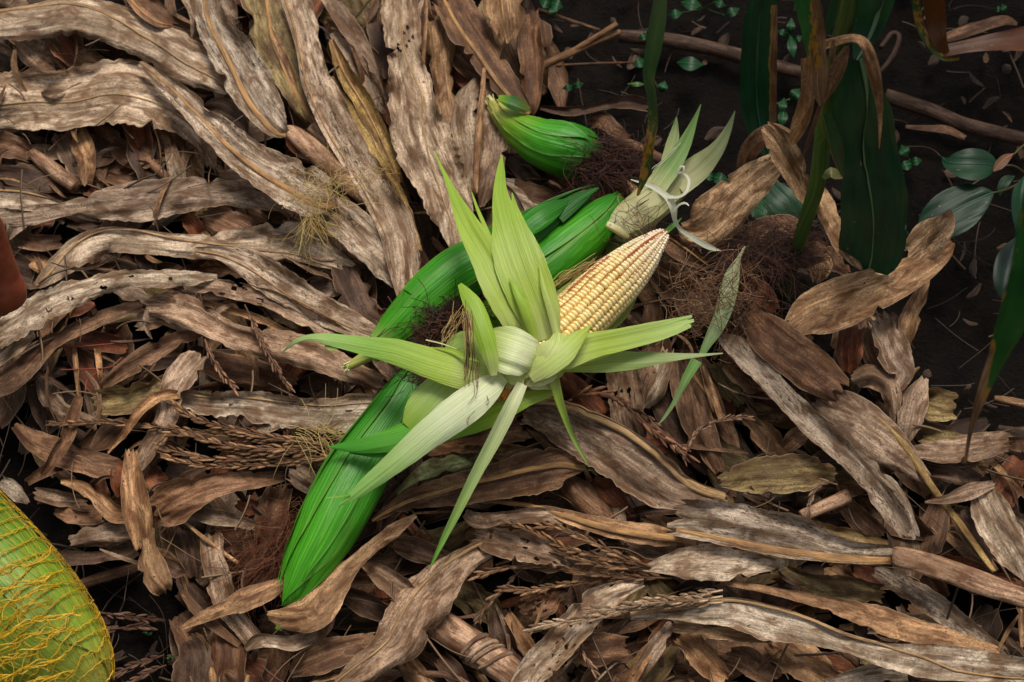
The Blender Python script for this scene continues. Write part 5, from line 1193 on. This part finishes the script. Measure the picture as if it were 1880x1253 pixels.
tassel('thick red-brown tassel spike arched below the pale green husks', [('L', [(1115,372),(1170,340),(1240,328),(1310,345),(1370,390),(1440,455),(1510,510),(1575,560)], [.07,.085,.09,.088,.08,.074,.07,.066])], 4, (0.22, 0.10, 0.05), 1.35)
tassel('thin tassel strand looping over the tan leaf end', [('F', [(205,1195),(230,1110),(290,1040),(380,1000),(470,985),(540,990)], lay(5))], 5, (0.24, 0.13, 0.075), .7)
tassel('single tassel strand crossing the crumpled grey leaf', [('B', [(1205,430),(1250,520),(1290,610),(1350,720),(1430,855)], lay(5) + .004)], 6, (0.17, 0.085, 0.045), .9)
tassel('single tassel strand leaning on the rolled pale cone', [('B', [(1008,600),(1040,680),(1090,760),(1160,845)], lay(5) + .002)], 7, (0.17, 0.085, 0.045), .9)
tassel('tassel strands lying on soil beside the netted ear', [('C', [(810,1120),(720,1150),(640,1180),(560,1215)], .016), ('C', [(820,1170),(740,1200),(650,1250),(600,1290)], .014), ('C', [(470,905),(560,920),(640,930),(780,950)], .01), ('C', [(540,990),(620,985),(740,975)], .01)], 8, (0.17, 0.085, 0.05))
tassel('tassel spike on the dark leaf below the torn husk blade', [('F', [(-20,940),(60,1020),(130,1090),(210,1180)], lay(4) + .004)], 9, (0.22, 0.11, 0.06), 1.1)
tassel('hooked tassel strand hanging beside the cut stub of stem', [('G', [(960,280),(900,268),(850,300),(825,370),(815,440)], lay(6))], 10, (0.19, 0.11, 0.06), .8)
tassel('limp tassel strand by the lacy eaten leaf', [('H', [(960,690),(900,760),(830,830),(770,900),(745,960)], lay(4)), ('H', [(1250,1010),(1255,1090),(1290,1160),(1330,1220)], lay(4))], 11, (0.18, 0.10, 0.055), .8)
# red rootlets in a hollow
rr = empty('red_rootlet', P(150, 640, .03), 'thin red stems in the hollow beside the straw-thin strips', 'stem')
for pts in ([(280,640),(430,632),(560,620)], [(300,750),(450,745),(545,735),(600,690)], [(420,860),(430,800),(480,760)]):
    C, R = pxtube('B', [(x, y, 3.5) for x, y in pts], .05); put_tube('stem', C, R, SILK, (0.22, 0.035, 0.012), 0, rr, 6)

# ------------------------------------------------------------------ living plants
def live_blade(parent, zone, pts, z, seed, stops, blight, name='leaf', rib=None, ribrgb=(0.20, 0.30, 0.12), rw=.0022, mat=None, **op):
    a = zpts(zone, pts); kw = dict(arch=-.3, ripple=.35, crump=.06, ragged=0, jag=.02, res=6); kw.update(op)
    g = ribbon(a, z, seed, **kw)
    rgb = lerp_cols(g['ts'][:, 0], stops)
    if callable(blight): al = blight(g['ts'][:, 0], g['ts'][:, 1])
    else: al = np.full(len(rgb), float(blight))
    o = put(name, g['V'], g['F'], mat or LIVE, {'lm': g['lm'], 'ts': g['ts'], 'col': np.c_[rgb, al]}, parent)
    if rib is not None:
        ribstrip(g, rib, rw, .0004, HUSK, ribrgb, o, seed)
    return o, g
DG = (0.0075, 0.042, 0.016); DG2 = (0.010, 0.058, 0.018); MG = (0.016, 0.085, 0.014)
base = P(1441, 552, 0.0)
plant = empty('corn_plant', base, 'standing corn plant with a green stalk and dark glossy blades', 'corn plant')
sp = zpts('E', [(690,1480,26),(740,1300,28),(800,1100,36),(860,900,42),(885,700,42),(915,500,40),(950,300,40),(1000,110,52),(1030,-60,56),(1060,-260,58),(1110,-560,58),(1170,-900,54)])
Yb = base[1]
zst = [max(-.01, zat(p[0], p[1], Yb + .04 * i / 11)) for i, p in enumerate(sp)]
cst = cat(np.c_[sp, zst], 60); Cs = P(cst[:, 0], cst[:, 1], cst[:, 3]); Rs = cst[:, 2] / ppm(Cs)
for q in (.36, .66): Rs *= 1 + .16 * np.exp(-((np.linspace(0, 1, 60) - q) / .012) ** 2)
V, Fc, lm = tube(Cs, Rs, 16, 1, .03, 4)
tq = np.r_[np.repeat(np.linspace(0, 1, 60), 16), 0, 1]
rgb = lerp_cols(tq, [(0, (0.05,0.10,0.02)), (.4, (0.07,0.16,0.02)), (.45, (0.06,0.13,0.02)), (.8, (0.09,0.12,0.03)), (.83, (0.15,0.12,0.045)), (1, (0.07,0.12,0.025))])
put('stalk', V, Fc, HUSK, {'lm': lm, 'ts': np.zeros((len(V), 3)), 'col': np.c_[rgb, np.full(len(V), 1.0)]}, plant)
_o = np.argsort(cst[:, 1])
def zs(zone, pts, off):
    """height of the stalk at the same level of the view, plus how far the blade stands out in front"""
    a = zpts(zone, pts); off = np.broadcast_to(np.asarray(off, float), (len(a),))
    return np.interp(a[:, 1], cst[_o, 1], cst[_o, 3]) + off
b1 = [(1030,290,70),(1060,420,108),(1080,560,148),(1100,700,150),(1130,830,145),(1140,960,165),(1140,1100,165),(1120,1250,158),(1100,1330,110)]
live_blade(plant, 'E', b1, zs('E', b1, [.03,.035,.035,.03,.03,.035,.04,.045,.05]), 201, [(0, DG2), (.5, DG), (1, DG)], lambda t, s: .12 + .25 * np.abs(s) ** 8 * (t > .4), rib=(-.55,-.3,.05,.25,.1,.0,-.1), ribrgb=(0.16, 0.24, 0.10), rw=.0030, ripple=.45, waves=.6)
b2 = [(1150,-120,110),(1150,-40,100),(1120,100,80),(1080,220,50),(1050,295,14)]
live_blade(plant, 'E', b2, zs('E', b2, [.02,.015,.012,.02,.03]), 202, [(0, DG2), (1, DG2)], .15, rib=(-.35,-.35,-.35), ribrgb=(0.22, 0.34, 0.20), rw=.003)
b3 = [(965,-60,14),(930,80,26),(905,175,6)]
live_blade(plant, 'E', b3, zs('E', b3, .0), 203, [(0, DG2), (1, DG)], .1)
b4 = [(610,-120,55),(600,-40,62),(580,150,85),(570,350,90),(570,500,90),(590,650,68),(625,760,35)]
live_blade(plant, 'E', b4, [.30,.27,.22,.17,.13,.10,.08], 204, [(0, DG), (1, DG2)], lambda t, s: np.clip(.10 + 1.3 * np.clip((-s - .35) * 1.6, 0, 1) * (t > .15), 0, 1.1), rib=(.15,.1,.1), ribrgb=(0.045, 0.13, 0.06), rw=.0022)
live_blade(plant, 'E', [(600,900,30),(680,980,70),(740,1050,60),(770,1120,20)], [.07,.075,.07,.06], 205, [(0, DG), (1, DG2)], .25)
b6 = [(905,560,20),(945,680,34),(965,780,30),(985,870,6)]
live_blade(plant, 'E', b6, zs('E', b6, .045), 206, [(0, DG2), (1, (0.05,0.09,0.03))], lambda t, s: .1 + .7 * np.clip(s, 0, 1) ** 6)
b7 = [(890,880,10),(925,850,26),(960,865,22),(985,878,4)]
live_blade(plant, 'E', b7, zs('E', b7, .035), 207, [(0, (0.16,0.18,0.05)), (1, (0.12,0.10,0.04))], .3, name='leaf_sheath')
# withered leaves still on the stalk
def dry_part(zone, pts, z, tone, seed, parent=None, **op):
    g = ribbon(zpts(zone, pts), np.array(z, float), seed, **op); rgb, mo = STY[tone]
    return put('withered_leaf', g['V'], g['F'], DRY, {'lm': g['lm'], 'ts': g['ts'], 'col': colarr(len(g['V']), rgb, mo)}, parent)
def dps(pts, off, tone, seed, **op): return dry_part('E', pts, zs('E', pts, off), tone, seed, plant, **op)
dps([(800,290,22),(815,420,35),(800,530,40),(770,620,40),(740,700,22)], [.03,.03,.03,.02,.01], 'tan', 211, arch=.8, fold=.2)
dps([(1010,230,14),(970,320,35),(920,420,36),(880,510,12),(850,600,12),(790,770,6)], [.05,.05,.05,.045,.045,.05], 'brown', 212, arch=.7)
dps([(885,225,22),(950,205,22),(1040,188,20),(1095,220,26),(1130,320,34),(1155,440,26),(1170,560,14),(1165,735,2)], [.03,.04,.05,.06,.065,.065,.065,.07], 'tan', 213, arch=.6, jag=.04)
dps([(940,200,10),(935,260,14),(930,320,4)], .05, 'brown', 214)
bm = [(780,-120,60),(800,-40,62),(830,80,62),(850,220,52),(862,330,52),(862,430,40),(876,522,6)]
ml, g = live_blade(plant, 'E', bm, zs('E', bm, [.05,.05,.05,.05,.05,.05,.055]), 215, [(0, (0.02,0.10,0.02)), (1, (0.03,0.11,0.02))], lambda t, s: np.clip(.42 + .5 * t - .55 * s * (1 - t), .0, 1.15), jag=.12, holes=0)
ml['label'] = 'half-withered leaf mottled green, orange and tan'

# blades hanging in from plants outside the frame
hl, g = live_blade(None, 'E', [(120,-320,24),(100,-180,28),(90,-40,32),(75,100,40),(50,250,40),(30,380,30),(45,480,22),(50,600,25),(35,700,25),(12,850,24),(-25,965,6)], [.50,.46,.42,.38,.34,.31,.28,.25,.22,.19,.165], 221, [(0, (0.022,0.075,0.03)), (.55, (0.022,0.07,0.02)), (1, (0.015,0.06,0.012))], lambda t, s: np.clip((t - .42) * 2.0, 0, .55) + .02, name='hanging_blade')
tag(hl, 'narrow corn blade hanging over the knotted husk, green above and blighted below', 'corn leaf')
hr, g = live_blade(None, 'F', [(2000,-420,40),(1950,-200,52),(1905,50,62),(1885,250,72),(1850,420,80),(1800,560,68),(1740,700,44),(1680,850,30),(1620,1030,13),(1588,1210,8)], [.62,.58,.54,.51,.48,.45,.42,.385,.345,.30], 222, [(0, (0.015,0.08,0.015)), (1, (0.02,0.09,0.015))], lambda t, s: np.clip(np.clip((t - .60) * 3.2, 0, .8) + .50 * np.clip(s + .25, 0, 1) , 0, 1.1), name='hanging_blade')
tag(hr, 'out-of-focus blade at the side edge, green with orange blight and a withered tip', 'corn leaf')
# unseen corn plants added beyond the top edge to shade the bare soil
def shade_plant(x, y, h, seed, label):
    rg = random.Random(seed); root = empty('corn_plant', (x, y, -.01), label, 'corn plant', 'added shade plants beyond the frame')
    lean = np.array([rg.gauss(0, .05), rg.gauss(0, .05)])
    C = np.array([[x + lean[0] * q, y + lean[1] * q, -.01 + h * q] for q in np.linspace(0, 1, 16)])
    put_tube('stalk', C, np.linspace(.013, .005, 16), HUSK, (0.06, 0.12, 0.02), .5, root, 10)
    for i in range(9):
        z0 = h * (.12 + .1 * i); a0 = (i % 2) * math.pi + rg.gauss(.15, .3); L = rg.uniform(.4, .55); n, m = 22, 7
        t = np.linspace(0, 1, n); s_ = np.linspace(-1, 1, m)
        rr = L * t * (1 - .12 * t); zz = z0 + L * (.75 * t - 1.15 * t * t)
        d = np.array([math.cos(a0), math.sin(a0)]); nn = np.array([-d[1], d[0]]); w = .042 * np.sin(np.pi * np.clip(t * .9 + .1, 0, 1)) ** .7
        V = np.zeros((n, m, 3)); V[..., 0] = x + lean[0] * z0 / h + d[0] * rr[:, None] + nn[0] * w[:, None] * s_; V[..., 1] = y + lean[1] * z0 / h + d[1] * rr[:, None] + nn[1] * w[:, None] * s_
        V[..., 2] = np.maximum(zz[:, None] + .012 * np.abs(s_) + .008 * np.sin(t * 25 + i)[:, None] * s_ ** 2, .01)
        lm_ = np.stack([np.broadcast_to(rr[:, None], (n, m)), w[:, None] * s_, np.full((n, m), i * 1.0)], -1).reshape(-1, 3)
        put('leaf', V.reshape(-1, 3), gridfaces(n, m), LIVE, {'lm': lm_, 'ts': np.stack([np.repeat(t, m), np.tile(s_, n), np.zeros(n * m)], 1), 'col': colarr(n * m, DG2, .15)}, root)
for i, (x, y, h, lb) in enumerate([(.45, .98, 1.6, 'unseen corn plant added for shade beyond the top edge, behind the knee-bent leaf'), (.74, .84, 1.6, 'unseen corn plant added for shade beyond the top edge, behind the dying one'), (1.02, .78, 1.6, 'unseen corn plant added for shade past the top corner, behind the weed')]):
    shade_plant(x, y, h, 60 + i, lb)
# dying plant in the far corner
dp = empty('dying_corn_plant', P(1180 + 1450 / 2.683, 100, 0), 'dying orange-leaved corn plant in the far top corner', 'corn plant')
for i, (pts, z, st, bl) in enumerate([
    ([(1350,-150,14),(1345,0,20),(1365,120,22),(1410,210,20),(1480,285,14),(1560,290,6)], [.16,.12,.09,.07,.05,.045], [(0, (0.03,0.07,0.015)), (1, (0.04,0.08,0.02))], .55),
    ([(1420,-150,55),(1430,-20,55),(1445,100,50),(1460,200,40),(1490,265,25)], [.17,.13,.09,.07,.05], [(0, (0.13,0.042,0.010)), (1, (0.10,0.035,0.010))], .25),
    ([(1465,255,30),(1600,228,32),(1750,205,45),(1900,190,62),(2050,180,60)], [.05,.055,.06,.07,.08], [(0, (0.10,0.035,0.012)), (1, (0.15,0.042,0.014))], .25)]):
    live_blade(dp, 'E', pts, z, 231 + i * 3, st, bl)
dry_part('E', [(1465,195,20),(1560,165,28),(1680,125,28),(1780,100,24),(1845,120,8)], [.05,.055,.06,.06,.055], 'brown', 241, dp, arch=.5)
dry_part('E', [(1295,625,8),(1400,632,14),(1500,640,20),(1590,680,12)], [.02,.022,.022,.018], 'brown', 242, None)
tag(bpy.data.objects['withered_leaf.005'] if 'withered_leaf.005' in bpy.data.objects else bpy.context.scene.objects[-1], 'thin withered leaf on the soil beyond the green plant', 'leaf', GRP)

# broad-leaved weeds
WG = (0.006, 0.040, 0.013)
def ovate(parent, zone, pts, z, seed, rgb=WG, **op):
    return live_blade(parent, zone, pts, z, seed, [(0, rgb), (1, rgb)], .02, rib=0, ribrgb=(rgb[0] * 3.2, rgb[1] * 2.4, rgb[2] * 3), rw=.0009, fold=.25, arch=.2, ripple=.25, **op)
wd = empty('broadleaf_weed', P(1860, 330, 0), 'broad-leaved weed with oval dark leaves by the side edge', 'weed')
ovate(wd, 'E', [(1475,775,3),(1500,800,30),(1560,808,66),(1630,810,80),(1700,812,62),(1755,818,6)], [.075,.085,.09,.092,.09,.085], 251)
ovate(wd, 'E', [(1730,950,4),(1690,965,50),(1610,1000,100),(1510,1055,115),(1430,1105,85),(1370,1160,25),(1345,1180,4)], [.085,.085,.082,.078,.072,.065,.06], 253, (0.006, 0.034, 0.013))
ovate(wd, 'E', [(1885,865,4),(1865,940,40),(1860,1030,44),(1850,1110,22),(1845,1150,3)], [.10,.10,.095,.09,.085], 255)
ovate(wd, 'F', [(1850,90,4),(1815,170,50),(1790,250,62),(1775,340,45),(1768,400,4)], [.05,.05,.048,.045,.04], 257, (0.007, 0.024, 0.012))
ovate(wd, 'E', [(1830,870,4),(1790,890,26),(1765,930,20),(1760,965,3)], [.06,.06,.058,.055], 259, (0.006, 0.045, 0.012))
o, g = ovate(wd, 'E', [(1825,760,3),(1790,780,22),(1755,815,24),(1728,845,3)], [.10,.098,.096,.094], 261, (0.16, 0.065, 0.02)); o['label'] = 'small orange withered leaf'
for pts, z in (([(1905,690,5),(1850,740,6),(1825,765,4)], [.09,.10,.10]), ([(1900,870,6),(1830,820,6),(1755,818,5)], [.04,.07,.085]), ([(1900,880,6),(1800,930,6),(1725,952,5)], [.04,.07,.085])):
    C, R = pxtube('E', pts, z); put_tube('stem', C, R, HUSK, (0.10, 0.09, 0.03), .3, wd, 6)
SGRP = 'small green seedlings on the bare soil'
SEED = [  # label, leaves (zone, centre, length, half width, angle)
 ('tiny two-leaved seedling on bare soil between the forked stick and the brown-silk ear', 'D', [(1190,432,60,17,170), (1235,418,60,17,-10)]),
 ('small yellow-green leaf beside the hanging blade', 'D', [(1525,416,84,11,0)]),
 ('seedling clump at the top edge over bare soil', 'D', [(1080,15,70,26,200), (1130,25,70,26,20), (1115,55,50,20,80)]),
 ('seedling leaf just behind the hanging blade', 'D', [(1600,160,70,24,-60), (1560,180,50,18,160)]),
 ('broad seedling leaf on the soil by the hanging blade', 'D', [(1790,315,130,34,5)]),
 ('dim seedling leaf below the broad seedling leaf', 'D', [(1655,430,60,24,-70), (1540,310,70,24,160)]),
 ('seedling clump at the top edge behind the withered blade edge', 'E', [(240,20,100,30,10), (160,70,70,22,-10), (380,20,60,18,20), (440,60,80,22,-25)]),
 ('upright seedling between the two dark blades', 'E', [(730,130,80,20,-85), (735,230,110,22,80), (690,160,50,16,200), (765,190,50,16,-20)]),
 ('rounded seedling leaves behind the twisted withered leaf', 'E', [(750,465,70,26,-50), (690,520,70,20,100), (690,580,90,24,95)]),
 ('seedling leaves below the wavy edge of the big blade', 'E', [(1290,745,60,26,60), (1345,795,60,20,-10), (1300,815,70,24,160)]),
 ('rounded weed leaf in shadow under the knee-bent leaf', 'E', [(590,1040,150,55,80)]),
 ('dim weed leaves behind the knotted husk tips', 'E', [(380,880,90,28,10), (330,870,60,20,190)]),
 ('speck of green seedling beside the netted ear', 'C', [(720,1010,26,7,10), (740,1015,26,7,-40)]),
 ('tiny bright seedling near the bottom edge by the netted ear', 'C', [(828,1135,22,9,180), (850,1133,22,9,0)]),
 ('dim seedling at the far top corner', 'E', [(1750,45,40,14,0), (1780,40,40,14,60)]),
]
for k, (label, zo, lv) in enumerate(SEED):
    s0 = ZONE[zo][2]; cx = sum(l[0] for l in lv) / len(lv); cy = sum(l[1] for l in lv) / len(lv)
    root = empty('seedling', P(*zpts(zo, [(cx, cy, 1)])[0][:2], 0.0), label, 'seedling', SGRP)
    for i, (x, y, L, hw, an) in enumerate(lv):
        a_ = math.radians(an); d = (math.cos(a_) * L / 2, math.sin(a_) * L / 2)
        rgb = (0.008, 0.060, 0.014) if k not in (1,) else (0.05, 0.13, 0.02)
        ovate(root, zo, [(x - d[0], y - d[1], 2), (x - d[0] * .4, y - d[1] * .4, hw * .9), (x + d[0] * .2, y + d[1] * .2, hw), (x + d[0], y + d[1], 2)], [.016, .024, .026, .022], 300 + k * 11 + i * 2.3, rgb)
        p0 = P(*zpts(zo, [(x - d[0], y - d[1], 1)])[0][:2], .017); p1 = P(*zpts(zo, [(cx, cy, 1)])[0][:2], -.006)
        put_tube('stem', np.linspace(p0, p1, 5), .0007, HUSK, (0.05, 0.09, 0.02), 0, root, 5)

# ------------------------------------------------------------------ netted ear, lower corner
NZ = [.12, .125, .125, .12, .112, .108, .105, .103]
earN, CN, RN = ear('yellow-green ear inside a yellow net, lower corner', 'f', [(-190,850,70),(-95,970,100),(0,1082,108),(75,1160,98),(128,1210,76),(160,1240,52),(182,1262,26),(192,1273,5)], NZ,
    [(0, GB), (.3, (0.10,0.24,0.015)), (.6, (0.20,0.36,0.025)), (.85, (0.32,0.45,0.05)), (1, (0.45,0.46,0.10))],
    [(90, 75, .0, .98, .001, dict(pinch=.8)), (20, 60, .0, .97, .002, dict(pinch=.75)), (150, 60, .0, .97, .002, dict(pinch=.75)), (60, 32, .0, .93, .003, dict(pinch=.5))], 71.0, .3, .95, None)
earM, CM, RM = ear('second ear in the yellow net, mostly hidden at the corner', 'f', [(-260,1000,70),(-170,1110,95),(-90,1210,100),(-20,1300,85),(30,1370,40)], [.10] * 5,
    [(0, GB), (1, (0.30,0.42,0.05))], [(90, 80, .0, .98, .001, dict(pinch=.8)), (20, 60, .0, .95, .002, {})], 77.0, .3, .95, None)
net = empty('net_sack', P(60, 1180, .02), 'yellow knitted net stretched over the ear in the lower corner', 'net')
AN, SN, UN = frames(CN); n0 = len(CN); tn = np.linspace(0, 1, n0)
def on_ear(t, ph, off):
    C = np.array([np.interp(t, tn, CN[:, k]) for k in range(3)]); r = np.interp(t, tn, RN) + off
    s = np.array([np.interp(t, tn, SN[:, k]) for k in range(3)]); u = np.array([np.interp(t, tn, UN[:, k]) for k in range(3)])
    return C + s * math.cos(ph) * r + u * math.sin(ph) * r * .95
rgn = random.Random(3); rings = Bag(); webs = Bag(); loose = Bag()
YN = [(0.55, 0.33, 0.012), (0.62, 0.38, 0.015), (0.48, 0.28, 0.01)]; YD = [(0.26, 0.17, 0.01), (0.34, 0.22, 0.012)]
NR = 19
for i in range(NR):
    t0 = .22 + .76 * i / (NR - 1)
    for q in range(2):
        pts = []
        for ph in np.linspace(math.radians(-45), math.radians(215), 90):
            zig = .0045 * math.sin(ph * 22 + i * 2 + q * math.pi) * (.6 + .4 * vnoise(ph * 3, i))
            pts.append(on_ear(min(.995, t0 + zig + .012 * vnoise(ph * 2.2, i + 5)), ph, .0042 + .0007 * q))
        strands(rings, np.array(pts), .00042, rgn.choice(YN), 4)
for i in range(NR - 1):
    ta, tb = .22 + .76 * i / (NR - 1), .22 + .76 * (i + 1) / (NR - 1)
    for ph in np.linspace(math.radians(-45), math.radians(215), 92):
        if rgn.random() < .25: continue
        sg = rgn.choice([-1, 1]) * rgn.uniform(.01, .07)
        pts = [on_ear(min(.995, ta + (tb - ta) * x), ph + sg * x + .01 * math.sin(x * 9), .0040 + .0008 * math.sin(x * 3.14)) for x in np.linspace(0, 1, 5)]
        strands(webs, np.array(pts), .00020, rgn.choice(YN + YD), 3)
# slack folds lying loose over the near side
for i in range(9):
    y0 = 1040 + i * 27
    a = [(-60, y0 + 40, 1), (10, y0 + rgn.uniform(-6, 6) + 14, 1), (50 + rgn.uniform(0, 30), y0 - 8 + rgn.uniform(-6, 6), 1), (95 + rgn.uniform(-10, 50), y0 - 24 + rgn.uniform(-8, 8), 1)]
    zt = [.165, .185, .19, .175]
    c = cat(np.c_[np.array(a), zt], 46); B = P(c[:, 0], c[:, 1], c[:, 3])
    for q in range(4):
        off = np.array([[vnoise(x * 9 + q * 3, q + i + d * 7) for d in range(3)] for x in np.linspace(0, 1, 46)]) * .0032
        strands(loose, B + off, .0005, rgn.choice(YN), 4)
    for q in range(9):
        j = rgn.randint(0, 38); C = curly(rgn, B[j], (rgn.gauss(0, 1), rgn.gauss(-.5, 1), rgn.gauss(0, .4)), rgn.uniform(.006, .02), 6, .5, .02)
        strands(loose, C, .00032, rgn.choice(YN), 3)
rings.put('knit_row', NETM, net)['kind'] = 'stuff'; webs.put('mesh_thread', NETM, net)['kind'] = 'stuff'; loose.put('slack_fold', NETM, net)['kind'] = 'stuff'

# ------------------------------------------------------------------ finger reaching in at the edge
def finger():
    # axis comes from a hand outside the frame down to the leaves, the last joint in view
    axp = zpts('f', [(-230,60,60),(-130,190,50),(-70,300,40),(-42,385,36),(-24,430,34),(-14,470,36),(-8,500,41),(-2,528,47),(2,548,45),(6,562,32),(8,571,8)])
    z = [.44,.36,.30,.25,.22,.20,.18,.165,.15,.142,.138]
    c = cat(np.c_[axp, z], 48); C = P(c[:, 0], c[:, 1], c[:, 3]); R = c[:, 2] / ppm(C)
    t = np.linspace(0, 1, 48)
    R = R * (1 - .05 * np.exp(-((t - .70) / .02) ** 2) - .045 * np.exp(-((t - .90) / .010) ** 2) - .03 * np.exp(-((t - .55) / .015) ** 2))
    return tube(C, R, 26, .88, .03, 6)
V, Fc, lm = finger()
o = put('person', V, Fc, SKIN)
tag(o, 'bare brown finger of a person reaching down at the picture edge', 'person')
